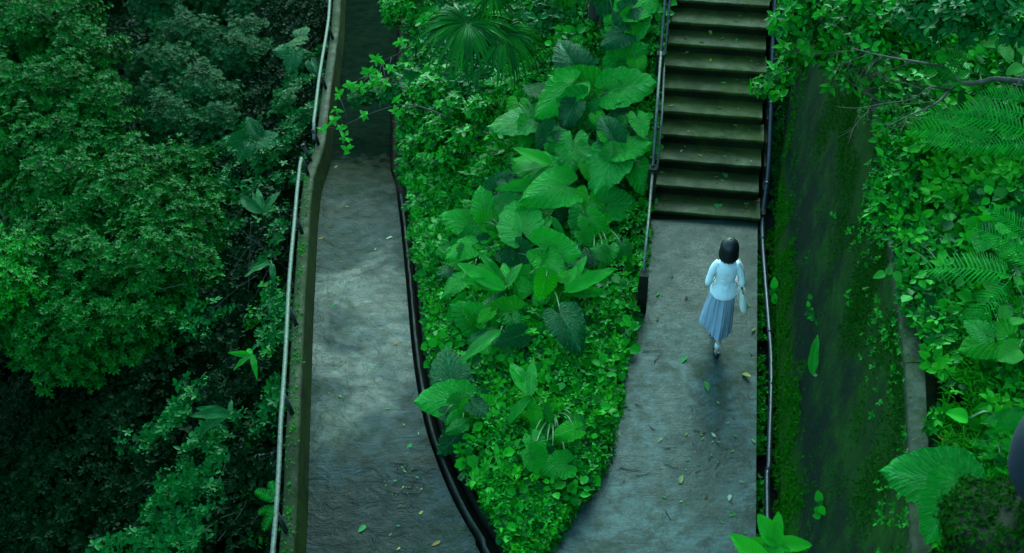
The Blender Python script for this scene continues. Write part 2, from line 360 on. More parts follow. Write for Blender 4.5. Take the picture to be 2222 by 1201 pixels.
M['lit_orange'] = litter('fallen_orange_leaf', [(.42, .16, .035), (.36, .2, .06)])
M['lit_pale'] = litter('fallen_pale_leaf', [(.42, .50, .36), (.52, .56, .40)])
M['lit_brown'] = litter('fallen_brown_leaf', [(.12, .05, .03), (.20, .08, .04)])

# ------------------------------------------------------------------ site survey: edges of paths, heights
def path_z(y):                         # height of the left ramp; it falls away from the junction
    return interp(y, [7.5, 8.6, 10.94, 13.6, 14.0, 14.35, 14.36, 14.7, 14.71, 15.04, 19.3, 21.4, 40],
                  [0, -.05, -.5, -1.06, -1.13, -1.22, -1.25, -1.34, -1.37, -1.45, -2.4, -2.8, -6.5])
_L = [P(664, 1201, 0), P(668, 1100, 0), P(672, 950, -.1), P(680, 700, -.5), P(690, 500, -.95), P(696, 430, -1.1), P(712, 372, -1.3),
      P(720, 340, -1.45), P(730, 250, -1.85), P(747, 100, -2.4), P(752, 0, -2.8)]
LY = [0.0] + [p[1] for p in _L] + [40]; LX = [-1.5] + [p[0] for p in _L] + [-4.2]
_R = [P(1128, 1310, 0), P(1042, 1201, 0), P(984, 1090, 0), P(940, 1000, -.05), P(915, 900, -.17), P(897, 800, -.33), P(888, 700, -.5), P(880, 600, -.7),
      P(868, 480, -.98), P(858, 400, -1.17), P(848, 370, -1.3), P(845, 330, -1.45), P(848, 250, -1.85), P(864, 60, -2.6), P(868, 0, -2.8)]
RY = [p[1] for p in _R] + [40]; RX = [p[0] for p in _R] + [-3.0]
def lx(y): return interp(y, LY, LX)
def rx(y): return float(np.mean([np.interp(y + k, RY, RX) for k in ((-.6, -.45, -.3, -.15, 0, .15, .3, .45, .6) if 7.6 < y < 13.0 else (0,))]))
_B = [P(1132, 1262, 0), P(1180, 1201, 0), P(1225, 1140, 0), P(1272, 1075, 0), P(1308, 1010, 0), P(1322, 950, 0), P(1338, 880, 0), P(1352, 790, 0), P(1372, 710, 0), P(1386, 640, 0), P(1396, 560, 0), P(1403, 478, 0)]
U = np.array([math.sin(math.radians(7.2)), math.cos(math.radians(7.2)), 0]); V_ = np.array([U[1], -U[0], 0])
O_ = np.array([2.83, 12.09, 0])        # right front corner of the stairs
SW = 1.27; TREAD = .280; RISE = .132; NST = 16
_bl = O_ - V_ * SW
BY = [p[1] for p in _B] + [_bl[1] + U[1] * 2, _bl[1] + U[1] * TREAD * NST, 40]
BX = [p[0] for p in _B] + [_bl[0] + U[0] * 2, _bl[0] + U[0] * TREAD * NST, 7.0]
def bx(y): return interp(y, BY, BX)    # right edge of the planted bed
def px_(y): return 2.83 + (y - 12.09) * .1335   # right edge of the right path
def stair_z(y):
    k = (y - 12.1) / TREAD
    return 0 if k <= 0 else min(k, NST) * RISE
def gut(y): return interp(y, [7.4, 8.2, 9, 11, 15, 40], [.19, .17, .14, .12, .13, .14])
def bed_z(x, y):
    xl = rx(y) + gut(y) + .06; xr = bx(y)
    f = min(1, max(0, (x - xl) / max(.05, xr - xl)))
    zl = path_z(y) + .04; zr = stair_z(y) + .02
    s = f * f * (3 - 2 * f); e = math.sin(math.pi * f)
    return zl + (zr - zl) * (.35 * s + .65 * f) + e * .16 * min(1, (xr - xl)) + e * .09 * nz(x, y, 1.6, 3)
def left_z(x, y):
    d = max(0, lx(y) - .35 - x)
    return path_z(y) - .55 - .62 * min(d, 9) - .12 * max(0, d - 9) + .25 * nz(x, y, .7, 9) * min(1, d * 2)
WBX = lambda y: 2.72 + (y - 9.5) * .119         # foot line of the retaining wall
WTX = lambda y: interp(y, [-2, 5.5, 6.08, 6.95, 8.26, 9.52, 26], [1.42, 2.64, 2.76, 2.92, 3.07, 3.22, 5.5])   # top line
def wall_top(y): return 3.0 + max(0, y - 10.5) * .22
def bank_z(x, y):
    d = x - (WTX(y) + .12)
    return wall_top(y) + .02 + max(0, d - .2) * .55 + .10 * nz(x, y, 1.8, 5) * min(1, max(0, d) * 3)

def strip(name, fl, fr, zf, y0, y1, ny, nx, mat, zoff=0.0, jig=.0):
    ys = np.linspace(y0, y1, ny) if not hasattr(ny, '__len__') else ny
    v = []
    for y in ys:
        a, b = fl(y), fr(y)
        for k in range(nx):
            x = a + (b - a) * k / (nx - 1)
            v.append((x, y, zf(x, y) + zoff + jig * nz(x, y, 1.1, 2)))
    return mesh_from(name, v, grid_faces(len(ys), nx), mat)

# ------------------------------------------------------------------ setting
def struct(name, me): return tag(obj(name, me), kind='structure')
struct('ground', mesh_from('ground', [(-120, -60, -14), (120, -60, -14), (120, 160, -14), (-120, 160, -14)], [(0, 1, 2, 3)], M['soil']))
struct('left_hillside', strip('left_hillside', lambda y: -34, lambda y: lx(y) - .19, left_z, -6, 40, 150, 90, M['soil']))
struct('right_bank', strip('right_bank', lambda y: WTX(y) + .10, lambda y: WTX(y) + 22, bank_z, -6, 34, 200, 120, M['bank_soil']))
# ramp (left path): one slab, its far stretch has tree shade painted into the concrete colour
ysr = list(np.linspace(0, 13.6, 240)) + [13.9, 14.0, 14.1, 14.2, 14.34, 14.355, 14.45, 14.6, 14.695, 14.705, 14.9, 15.04]
def rxx(y): return rx(y) if y > 7.0 else .62
def lip(x, y):                         # hand-trowelled ledges where the ramp steps down
    z = path_z(y)
    return z + .004 * math.sin(y * 17 + 2 * nz(x, y, 1.5)) * (1 if 13.7 < y < 15 else .2)
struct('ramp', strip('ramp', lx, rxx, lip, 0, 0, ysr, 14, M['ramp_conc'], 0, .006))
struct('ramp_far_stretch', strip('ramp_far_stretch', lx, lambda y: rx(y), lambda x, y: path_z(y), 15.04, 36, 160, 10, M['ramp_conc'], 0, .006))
def bxx(y): return bx(y) - .05 if y > 7.15 else .6
struct('path', strip('path', bxx, px_, lambda x, y: .004, -2, 12.11, 240, 16, M['path_conc'], 0, .005))
struct('planted_bed_soil', strip('planted_bed_soil', lambda y: rx(y) + gut(y) + .05, lambda y: bx(y), bed_z, 6.9, 34, 160, 30, M['soil']))
# left gutter, thin kerb beside the ramp
def ribbon(ys, prof, base, mat, name):
    v = []
    for y in ys:
        bx0 = base(y); z0 = path_z(y)
        for dx, dz in prof(y): v.append((bx0 + dx + .006 * nz(0, y, 5), y, z0 + dz))
    return mesh_from(name, v, grid_faces(len(ys), len(prof(ys[0]))), mat)
ysg = list(np.linspace(7.0, 34, 260))
struct('gutter', ribbon(ysg, lambda y: [(0, -.004), (.002, -.13), (gut(y), -.13), (gut(y) + .005, -.02)], rx, M['gutter'], 'gutter'))
kb = lambda y: [(gut(y) * .30 + a, b) for a, b in ((0, -.13), (.004, .016), (.012, .022), (.026, .022), (.033, .014), (.036, -.13))]
tag(obj('kerb', ribbon(list(np.linspace(7.0, 13.9, 90)), kb, rx, M['kerb'], 'kerb')), 'thin wet kerb curving along the gutter beside the left ramp', 'kerb')
ek = lambda y: [(gut(y) + a, b) for a, b in ((.0, -.12), (.004, .05), (.05, .055), (.058, -.10))]
tag(obj('bed_edging', ribbon(list(np.linspace(7.0, 26, 190)), ek, rx, M['gutter'], 'bed_edging')), 'low mossy concrete edging between the gutter and the planted bed', 'edging')
# right gutter below path level
def rgut(y): return px_(y)
vv = []
yg = np.linspace(-2, 12.2, 110)
for y in yg:
    for dx, dz in ((0, .0), (.002, -.17), (WBX(y) - rgut(y) + .02, -.17)): vv.append((rgut(y) + dx, y, dz))
struct('right_gutter', mesh_from('right_gutter', vv, grid_faces(len(yg), 3), M['gutter']))

# retaining wall with batter, moss and concrete coping
def build_wall():
    t = thing('retaining_wall', 'tall dark mossy concrete retaining wall right of the path', 'wall', (WBX(8), 8, 0))
    ys = np.linspace(-2, 26, 150); nh = 16; v = []; uv = []
    for y in ys:
        for k in range(nh):
            h = k / (nh - 1); z = -.2 + (wall_top(y) + .2) * h
            x = WBX(y) + (WTX(y) - WBX(y)) * (z / wall_top(y)) + .02 * nz(y, z, 1.2, 4) + .006 * nz(y, z, 6, 4)
            v.append((x, y, z)); uv.append((y, z))
    child('wall_face', v, [tuple(reversed(f)) for f in grid_faces(len(ys), nh)], M['wall'], t, uv=uv)
    v = []
    cy = np.arange(-2.3, 26, 3.1); parts = []
    for i, y0 in enumerate(cy):        # coping cast in lengths
        ys2 = np.linspace(y0 + .004, y0 + 3.096, 24); vv = []
        for y in ys2:
            zt = wall_top(y); xw = WTX(y)
            for dx, dz in ((-.03, -.14), (-.034, -.012), (-.022, .004), (.12, .012), (.36, .018), (.40, -.12)):
                vv.append((xw + dx + .006 * nz(dx, y, 7), y, zt + dz + .008 * nz(y, dx, 5)))
        f = grid_faces(24, 6) + [tuple(range(5, -1, -1)), tuple(23 * 6 + k for k in range(6))]
        child('coping_slab', vv, f, M['cap'], t, smooth=False)
build_wall()

# stairs: each step its own part; tread slab over a black riser
DZ = {0: -.048, 1: -.028, 2: -.012}; DS = {0: -.035, 1: -.03, 2: -.015}
def step_z(i): return (i + 1) * RISE + DZ.get(i, 0)
def build_stairs():
    t = thing('staircase', 'mossy concrete staircase climbing away from the path', 'stairs', O_ - V_ * SW / 2)
    for i in range(NST):
        z1 = step_z(i); rise = z1 - (step_z(i - 1) if i else 0)
        wl = -SW - .02 * math.sin(i * 1.7) ; wr = .02 * math.cos(i * 2.3)
        s0 = i * TREAD + .012 * math.sin(i * 3.1) + DS.get(i, 0); s1 = (i + 1) * TREAD + .03
        nx = 22; vt = []; vr = []
        for k in range(nx):
            a = wl + (wr - wl) * k / (nx - 1)
            for s, dz in ((s0 - .020, -.036), (s0 - .022, -.008), (s0 - .012, 0.0), (s0 + .10, .002), (s1, .006)):
                w_ = .007 * nz(a, i * 3.3 + s, 5.0, 1) - (.010 * max(0, nz(a, i * 7.7, 9, 2)) if s < s0 else 0)
                p = O_ + V_ * a + U * (s + w_ * .6); vt.append((p[0], p[1], z1 + dz + w_ * .5))
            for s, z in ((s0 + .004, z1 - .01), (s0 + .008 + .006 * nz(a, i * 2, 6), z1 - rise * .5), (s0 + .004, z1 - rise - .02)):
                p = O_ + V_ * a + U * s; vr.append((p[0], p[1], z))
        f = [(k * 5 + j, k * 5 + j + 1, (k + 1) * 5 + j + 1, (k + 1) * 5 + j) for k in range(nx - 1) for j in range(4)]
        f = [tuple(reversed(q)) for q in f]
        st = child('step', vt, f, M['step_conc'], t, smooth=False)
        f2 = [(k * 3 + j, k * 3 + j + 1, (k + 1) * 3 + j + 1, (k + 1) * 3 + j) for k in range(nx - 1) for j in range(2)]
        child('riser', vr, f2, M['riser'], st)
    for side, w0 in (('l', -SW - .05), ('r', .035)):    # flank walls under the treads
        vs = []
        for i in range(NST + 1):
            for s in (i * TREAD + .005, (i + 1) * TREAD + .002):
                for a in (w0, w0 + .04):
                    p = O_ + V_ * a + U * s; vs.append((p[0], p[1], (i + 1) * RISE - .03 if i < NST else NST * RISE - .03)); vs.append((p[0], p[1], -.3))
        n = (NST + 1) * 2; f = []
        for i in range(n - 1):
            b = i * 4; c = b + 4
            f += [(b, b + 2, c + 2, c), (b + 1, b, c, c + 1), (b + 2, b + 3, c + 3, c + 2)]
        f += [(0, 1, 3, 2)]
        child('flank_wall', vs, f, M['riser'], t, smooth=False)
build_stairs()
top = O_ + U * (NST * TREAD)
vv = []
for s in np.linspace(0, 14, 20):
    for a in np.linspace(-SW - .05, .3, 6):
        p = top + U * s + V_ * a; vv.append((p[0], p[1], NST * RISE - .01))
struct('upper_path', mesh_from('upper_path', vv, grid_faces(20, 6), M['step_conc']))

# left parapet and its rail
PH = .34; PT = .175
def build_parapet():
    t = thing('parapet_wall', 'low mossy concrete parapet along the left ramp', 'wall', (lx(10), 10, path_z(10)))
    secs = [(1.0, 14.05), (14.05, 34)]
    for a, b in secs:
        ys = np.linspace(a, b, 110); body = []; topv = []
        for y in ys:
            z = path_z(y) if y < 14 else path_z(y) - .02; x = lx(y); h = PH + .010 * nz(y, 0, 2)
            if 13.7 < y < 14.1: h += .0
            j = .008 * nz(y, 1, 6)
            body.append([(x + .01, y, z - .1), (x - .055 + j, y, z + h - .02)])
            topv.append([(x - .0555 + j, y, z + h - .021), (x - .068 + j, y, z + h), (x - .12, y, z + h + .004), (x - PT + j, y, z + h - .004), (x - PT - .018, y, z + h - .03), (x - PT - .025, y, z - 1.2)])
        child('parapet_face', [p for r in body for p in r], grid_faces(len(ys), 2), M['parapet_face'], t)
        tv = [p for r in topv for p in r]; n = 6
        ends = [tuple((len(ys) - 1) * n + k for k in range(n))]
        child('parapet_top', tv, grid_faces(len(ys), n) + ends, M['parapet'], t)
    return t
build_parapet()
def topz(y): return (path_z(y) if y < 14 else path_z(y) - .02) + PH
def rail_thing(y0, y1, posts, label, rad, mat, sag=0):
    t = thing('handrail', label, 'handrail', (lx(y0) - .3, y0, topz(y0)), 'rails on top of the left parapet')
    pts = []
    for y in np.linspace(y0, y1, 60):
        pts.append((lx(y) - .205 + .003 * math.sin(y * 2.1), y, topz(y) + .24 + .004 * math.sin(y * 1.3)))
    if sag: pts[-1] = (pts[-1][0] + .04, pts[-1][1] + .06, pts[-1][2] - .12); pts[0] = (pts[0][0] + .03, pts[0][1] - .05, pts[0][2] - .10)
    v, f = tube(pts, rad, 12); child('rail', v, f, mat, t)
    for y in posts:
        a = np.array((lx(y) - .135, y, topz(y) - .03)); b = np.array((lx(y) - .200, y + .03, topz(y) + .23))
        v, f = tube([a, a + (b - a) * .5 + np.array((.008, 0, 0)), b], [.026, .022, .022], 8)
        po = child('post', v, f, M['bracket'], t)
        v, f = tube([a - (0, 0, -.018), a + (0, 0, .052)], [.045, .036], 8)
rail_thing(2.0, 13.95, [3.6, 5.6, 7.45, 8.95, 10.45, 12.4, 13.9], 'pale lichened pipe rail of the near parapet, on black brackets', .023, M['rail'])
rail_thing(14.95, 33, [14.98, 16.9, 18.9, 21.6, 24.5, 28], 'grey pipe rail of the far, lower parapet beside the shaded ramp', .024, M['rail'], 1)
t = thing('iron_stub', 'short black iron stub between the two parapet rails', 'post', (lx(14.4) - .2, 14.4, topz(14.4)))
v, f = tube([(lx(14.4) - .17, 14.4, topz(14.4) - .02), (lx(14.4) - .25, 14.43, topz(14.4) + .22)], [.028, .022], 8); child('bar', v, f, M['bracket'], t)
v, f = tube([(lx(14.4) - .252, 14.432, topz(14.4) + .219), (lx(14.4) - .262, 14.437, topz(14.4) + .245)], [.032, .030], 8); child('bar_cap', v, f, M['bracket'], t)

# stair handrail: mossy posts, pipes
def box_post(c, w, d, h, yaw=0.126, taper=.94):
    nz_ = 7; V = []; F = []
    for k in range(nz_):
        z = h * k / (nz_ - 1); s = 1 - (1 - taper) * k / (nz_ - 1)
        if k == nz_ - 1: s *= .86
        for a, b in ((-1, -1), (0, -1.04), (1, -1), (1.04, 0), (1, 1), (0, 1.04), (-1, 1), (-1.04, 0)):
            x = a * w / 2 * s; y = b * d / 2 * s
            x += .006 * nz(x * 9 + z * 7, y * 9, 1, 4); X = x * math.cos(yaw) + y * math.sin(yaw); Y = -x * math.sin(yaw) + y * math.cos(yaw)
            V.append((c[0] + X, c[1] + Y, c[2] + z - (.0 if k < nz_ - 1 else -.012)))
    for k in range(nz_ - 1):
        for j in range(8): F.append((k * 8 + j, k * 8 + (j + 1) % 8, (k + 1) * 8 + (j + 1) % 8, (k + 1) * 8 + j))
    F.append(tuple((nz_ - 1) * 8 + j for j in range(8))); return V, F
def build_stair_rail():
    t = thing('stair_handrail', 'grey pipe handrail on mossy concrete posts left of the stairs', 'handrail', P(1392, 675, 0))
    L = [P(1391, 672, 0), O_ - V_ * (SW - .02) + U * .05, O_ - V_ * (SW - .0) + U * TREAD * 5.2, O_ - V_ * (SW + .01) + U * TREAD * 13.5]
    zs = [0, .0, 5 * RISE, 13 * RISE]; hs = [.52, .62, .56, .58]; tops = []
    for p, z, h in zip(L, zs, hs):
        v, f = box_post((p[0], p[1], z - .05), .105, .13, h + .05)
        child('post', v, f, M['post'], t, smooth=False); tops.append(np.array((p[0], p[1], z + h - .01)))
    lift = np.array((0, 0, .03))
    v, f = tube([tops[0] - (0, 0, .05), tops[0] + (.004, .10, .10), tops[0] * .5 + tops[1] * .5 + (0, 0, .05), tops[1] - (0, 0, .03)], .016, 10)
    child('rail', v, f, M['rail_dark'], t)
    for a, b in ((1, 2), (2, 3)):
        d = tops[b] - tops[a]
        v, f = tube([tops[a] + lift, tops[a] + d * .5 + lift * .8, tops[b] + lift], .018, 10); child('rail', v, f, M['rail_dark'], t)
        v, f = tube([tops[a] + (.05, 0, -.02), tops[a] + d * .5 + (.065, 0, -.05), tops[b] + (.05, 0, -.12)], .014, 10); child('rail', v, f, M['rail_dark'], t)
build_stair_rail()

# drain pipe beside path and stairs
def build_pipe():
    t = thing('drain_pipe', 'black wet pipe running along the foot of the mossy wall', 'pipe', (2.8, 10, -.1))
    pts = [(WBX(0) - .10, 0, -.10)]
    for px, py, z in ((1667, 1190, -.09), (1669, 1000, -.08), (1674, 800, -.08), (1668, 700, -.07), (1660, 600, -.06), (1655, 520, -.02), (1656, 465, .06)):
        pts.append(P(px, py, z))
    for k in range(1, 10): 
        p = O_ + V_ * (.075 + .01 * math.sin(k)) + U * (TREAD * 1.7 * k); pts.append((p[0], p[1], 1.7 * k * RISE + .10))
    c = curve(pts, 8)
    v, f = tube(c, [.029 + .002 * nz(0, i * .3, 1) for i in range(len(c))], 12); child('pipe_run', v, f, M['pipe'], t)
    for i in (12, 30, 48, 62, 78, 94):
        if i < len(c) - 2:
            v, f = tube([c[i], c[i + 1] * .4 + c[i] * .6], .037, 12); child('pipe_collar', v, f, M['pipe'], t)
build_pipe()
# thin concrete footing between stairs and wall
vv = []
for s in np.linspace(-.1, 9, 40):
    for a in (.03, .5):
        p = O_ + V_ * a + U * s; vv.append((p[0], p[1], max(-.17, s / TREAD * RISE - .06)))
struct('stair_side_gutter', mesh_from('stair_side_gutter', vv, grid_faces(40, 2), M['gutter']))

# ------------------------------------------------------------------ leaf templates and scattering
def leaf_tpl(w=.22, fold=.10, curl=.12, wide=.42):
    v = np.array([(0, 0, 0), (w * .92, wide * .62, fold * w * 2), (w * .80, .68, fold * w * 2 - curl * .4), (0, 1, -curl),
                  (-w * .80, .68, fold * w * 2 - curl * .4), (-w * .92, wide * .62, fold * w * 2)], dtype=float)
    return v, [(0, 1, 2, 3), (0, 3, 4, 5)]
def rotz(v, a): c, s = math.cos(a), math.sin(a); return v @ np.array([[c, s, 0], [-s, c, 0], [0, 0, 1]])
def rotx(v, a): c, s = math.cos(a), math.sin(a); return v @ np.array([[1, 0, 0], [0, c, s], [0, -s, c]])
def cluster(n, w, tilt, rs, fold=.1, curl=.12, spread=.04, seed=0, stem=0.0, wide=.42):
    r = random.Random(seed); V = []; F = []
    for i in range(n):
        v, f = leaf_tpl(w * r.uniform(.85, 1.15), fold, curl * r.uniform(.5, 1.5), wide)
        v = v * r.uniform(rs, 1.0); v = rotx(v, math.radians(tilt + r.uniform(-14, 14)))
        v = v + np.array([0, spread, 0]); v = rotz(v, 2 * math.pi * (i + r.uniform(-.25, .25)) / n)
        v[:, 2] += stem * r.uniform(-1, 1)
        b = sum(len(q) for q in V); V.append(v); F += [tuple(x + b for x in q) for q in f]
    return np.vstack(V), np.array(F)
def pinnate(n=7, w=.16, seed=0):       # small compound leaf: paired leaflets on a rib
    r = random.Random(seed); V = []; F = []
    for i in range(n):
        y = .12 + .80 * i / n; L = .34 * math.sin(math.pi * (.25 + .65 * i / n)) + .06
        for s in (-1, 1):
            v, f = leaf_tpl(w * 1.1, .05, .15); v = v * L; v = rotz(v, s * math.radians(-62 + r.uniform(-7, 7)))
            v = v + np.array([0, y, -.22 * y * y]); b = len(V) * 6; V.append(v); F += [tuple(x + b for x in q) for q in f]
    return np.vstack(V), np.array(F)
def norm(a): return a / (np.linalg.norm(a, axis=-1, keepdims=True) + 1e-9)
def scatter_mesh(name, C, Nn, size, tpls, mat, seed=0, origin=(0, 0, 0)):
    rg = np.random.default_rng(seed); C = np.asarray(C) - np.array(origin); Nn = norm(np.asarray(Nn)); n = len(C)
    which = rg.integers(0, len(tpls), n); VV = []; FF = []; off = 0
    rnd = norm(rg.normal(size=(n, 3))); T = norm(np.cross(Nn, rnd)); B = np.cross(Nn, T)
    for k, (tv, tf) in enumerate(tpls):
        idx = np.where(which == k)[0]
        if not len(idx): continue
        s = np.asarray(size)[idx][:, None, None]
        v = (tv[None, :, 0:1] * T[idx][:, None] + tv[None, :, 1:2] * B[idx][:, None] + tv[None, :, 2:3] * Nn[idx][:, None]) * s + C[idx][:, None]
        VV.append(v.reshape(-1, 3)); FF.append((tf[None] + (np.arange(len(idx)) * len(tv))[:, None, None] + off).reshape(-1, 4)); off += len(idx) * len(tv)
    v = np.vstack(VV); f = np.vstack(FF); me = bpy.data.meshes.new(name)
    me.vertices.add(len(v)); me.vertices.foreach_set('co', v.astype(np.float32).ravel())
    me.loops.add(f.size); me.loops.foreach_set('vertex_index', f.astype(np.int32).ravel())
    me.polygons.add(len(f)); me.polygons.foreach_set('loop_start', np.arange(0, f.size, 4, dtype=np.int32))
    me.materials.append(mat); me.update(calc_edges=True); return me
ROS = [cluster(7, .19, 28, .7, seed=i) for i in range(4)]          # terminal rosettes of the left canopy
FINE = [cluster(8, .17, 22, .5, seed=20 + i, spread=.15) for i in range(4)]
SPR = [cluster(5, .27, 12, .6, seed=30 + i, spread=.05, stem=.12, wide=.55) for i in range(5)]
TRI = [cluster(3, .33, 8, .75, seed=40 + i, spread=.08, wide=.6) for i in range(4)]
GRA = [cluster(5, .07, 30, .5, seed=50 + i, curl=.5) for i in range(4)]
HRT = [cluster(3, .42, 4, .7, seed=60 + i, spread=.16, stem=.2, wide=.55) for i in range(4)]
PIN = [pinnate(7, .16, i) for i in range(3)]
MOS = [cluster(6, .25, 35, .5, seed=70 + i) for i in range(3)]

def blob_points(c, r, n, seed, sq=.85, lump=.6, inner=.25):
    rg = np.random.default_rng(seed); d = norm(rg.normal(size=(int(n * 1.8), 3)))
    d = d[d[:, 2] > -.45][:n]; out = []
    for q in d:
        k = 1 - lump * .5 + lump * (mnoise.noise(Vector(q * 2.3) + Vector((seed * 3.1, 0, 0))) * 1.3 + .5 * mnoise.noise(Vector(q * 6) + Vector((seed, 7, 0))))
        if rg.random() < inner: k *= rg.uniform(.55, .95)
        out.append(np.array(c) + q * r * k * np.array([1, 1, sq]))
    return np.array(out), d
def tree(name, label, cat, blobs, leaf, tpl, mat, dens, ground, trunk_at, group=None, inner=.25, trunk_r=.06, limbmat=None, nup=.8):
    """blobs: (centre, radius); trunk from the ground with a limb to every blob"""
    gx, gy = trunk_at; gz = ground(gx, gy)
    t = thing(name, label, cat, (gx, gy, gz), group)
    Cs = []; Ns = []
    for i, (c, r) in enumerate(blobs):
        n = int(dens * r * r / (leaf * leaf)); p, d = blob_points(c, r, n, i * 7 + int(abs(c[0] * 13 + c[1] * 7)), inner=inner)
        Cs.append(p); Ns.append(d + np.array([0, -.15, nup]) + RNG.normal(size=d.shape) * .30)
    C = np.vstack(Cs); Nn = np.vstack(Ns)
    me = scatter_mesh('crown', C, Nn, RNG.uniform(.75, 1.25, len(C)) * leaf, tpl, mat, 3, (gx, gy, gz))
    obj('crown' if cat == 'tree' else 'foliage', me, t)
    cen = np.mean([b[0] for b in blobs], axis=0); fork = np.array((gx, gy, gz)) * .55 + cen * .45
    base = np.array((gx, gy, gz - .1)); mid = (base + fork) / 2 + np.array((.1, .05, 0)) * trunk_r * 8
    v, f = tube(curve([base, mid, fork], 6), list(np.linspace(trunk_r, trunk_r * .6, 13)), 8)
    child('trunk' if cat == 'tree' else 'stem', v, f, limbmat or M['bark'], t)
    parts = []
    for c, r in blobs:
        c = np.array(c); m = fork * .5 + c * .5 + np.array((0, 0, -.12 * r))
        parts.append(tube(curve([fork, m, c + (0, 0, r * .25)], 5), list(np.linspace(trunk_r * .45, trunk_r * .10, 11)), 6))
        for q in range(4):
            e = c + norm(RNG.normal(size=3)) * r * .8
            parts.append(tube([m, (m + e) / 2 + (0, 0, .05), e], [trunk_r * .2, trunk_r * .14, trunk_r * .05], 5))
    v, f = merge(parts); child('limbs', v, f, limbmat or M['bark'], t)
    return t
def PB(lst):                            # (px, py, z, radius in px) -> crown lobes
    out = []
    for px, py, z, rp in lst:
        p = P(px, py, z); dist = np.linalg.norm(p - (0, 0, CAM_H)); out.append((p, rp * dist / FPX))
    return out
def under(px, py, z, f=left_z): p = P(px, py, z); return (p[0], p[1])

# ---- trees on the slope left of the parapet
tree('canopy_tree', 'large round crowned green tree filling the middle of the left slope', 'tree',
     PB([(250, 470, -2.3, 130), (370, 500, -2.2, 110), (130, 430, -2.4, 120), (330, 600, -2.0, 125), (200, 620, -2.1, 120), (420, 620, -2.1, 75), (90, 560, -2.2, 110),
         (300, 730, -2.3, 115), (170, 740, -2.2, 120), (400, 720, -2.5, 70), (60, 700, -2.3, 110), (340, 830, -2.8, 90), (420, 800, -3.0, 55), (300, 390, -2.6, 90), (440, 430, -2.7, 60), (400, 365, -2.9, 65)]),
     .082, ROS, M['canopy'], 15.0, left_z, under(260, 640, -4.2))
tree('canopy_tree', 'tall green tree rising in the top left corner, beside the black gap', 'tree',
     PB([(60, 80, -2.6, 120), (170, 130, -2.7, 100), (100, 220, -2.5, 110), (210, 250, -2.7, 85), (30, 330, -2.5, 110), (150, 330, -2.6, 90), (225, 195, -2.9, 45), (250, 345, -2.8, 70), (130, 20, -3.0, 90), (-60, 200, -2.4, 120)]),
     .078, ROS, M['canopy'], 14.0, left_z, under(90, 250, -4.6))
tree('fine_leaved_tree', 'bluish green fine leaved tree with rounded tufts right of the black gap', 'tree',
     PB([(350, 150, -3.6, 75), (440, 210, -3.5, 85), (370, 270, -3.3, 80), (470, 270, -3.4, 60), (320, 210, -3.7, 50), (520, 130, -3.9, 70), (410, 90, -4.0, 80), (430, 330, -3.6, 50), (540, 80, -4.2, 55)]),
     .060, FINE, M['canopy_blue'], 12.0, left_z, under(420, 240, -5.2))
tree('fine_leaved_tree', 'dark fine leaved tree along the top edge left of the far ramp', 'tree',
     PB([(350, 10, -4.8, 80), (460, -10, -5.0, 90), (570, 20, -5.0, 80), (650, -30, -5.0, 80), (600, 130, -5.0, 50), (330, -70, -5.0, 90)]),
     .065, FINE, M['canopy_blue'], 11.0, left_z, under(480, 40, -6.2))
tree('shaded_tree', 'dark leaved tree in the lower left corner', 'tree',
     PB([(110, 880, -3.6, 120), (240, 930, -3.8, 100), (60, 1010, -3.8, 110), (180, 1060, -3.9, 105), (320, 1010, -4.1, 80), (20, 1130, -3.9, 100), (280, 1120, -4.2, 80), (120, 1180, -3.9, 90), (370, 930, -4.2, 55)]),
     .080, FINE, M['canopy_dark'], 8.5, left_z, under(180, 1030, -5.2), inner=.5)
tree('bright_tree', 'small bright green tree cut by the left edge of the picture', 'tree',
     PB([(10, 560, -1.6, 60), (20, 620, -1.6, 62), (-40, 590, -1.7, 90), (-30, 660, -1.8, 70)]), .075, ROS, M['cover'], 13.0, left_z, under(0, 600, -4.2))

# ---- shrubs between the trees and the parapet
def shrub(name, label, blobs, leaf, tpl, mat, dens, ground, at, inner=.4, nup=.9, r=.018):
    return tree(name, label, 'shrub', PB(blobs), leaf, tpl, mat, dens, ground, at, inner=inner, trunk_r=r, nup=nup)
shrub('leafy_shrub', 'mid green shrub beside the far parapet, above the big dark leaves', [(630, 230, -2.9, 48), (670, 215, -2.9, 30), (600, 260, -3.1, 36), (665, 265, -2.8, 30)], .085, PIN, M['cover_dark'], 16, left_z, under(640, 250, -3.8))
shrub('leafy_shrub', 'dark bushy shrub left of the near end of the parapet rail', [(590, 350, -2.6, 50), (640, 330, -2.6, 38), (540, 340, -3.0, 45), (500, 330, -3.4, 40), (615, 400, -2.4, 34)], .075, SPR, M['cover_dark'], 13, left_z, under(600, 380, -3.4))
shrub('leafy_shrub', 'shaded shrub below the long leaves of the left ginger plant', [(610, 470, -2.2, 36), (570, 510, -2.5, 42), (620, 530, -2.0, 28), (530, 500, -2.9, 38)], .085, SPR, M['cover_dark'], 12, left_z, under(590, 520, -3.2))
shrub('round_leaved_shrub', 'round leaved shrub growing against the middle of the parapet', [(595, 640, -1.5, 36), (560, 700, -1.7, 38), (600, 720, -1.3, 30), (610, 660, -1.2, 22)], .085, HRT, M['cover'], 11, left_z, under(590, 690, -2.5))
shrub('round_leaved_shrub', 'round leaved creeper hanging over the outer side of the parapet', [(590, 790, -1.0, 36), (560, 820, -1.2, 34), (598, 850, -.9, 26), (530, 800, -1.6, 28)], .085, HRT, M['cover'], 11, left_z, under(580, 830, -2.0))
shrub('round_leaved_shrub', 'bright creeper with round leaves below the fallen log', [(580, 1040, -.8, 34), (560, 1100, -.8, 40), (585, 1160, -.7, 32), (540, 1060, -1.1, 30)], .085, HRT, M['cover'], 11, left_z, under(570, 1110, -1.8))
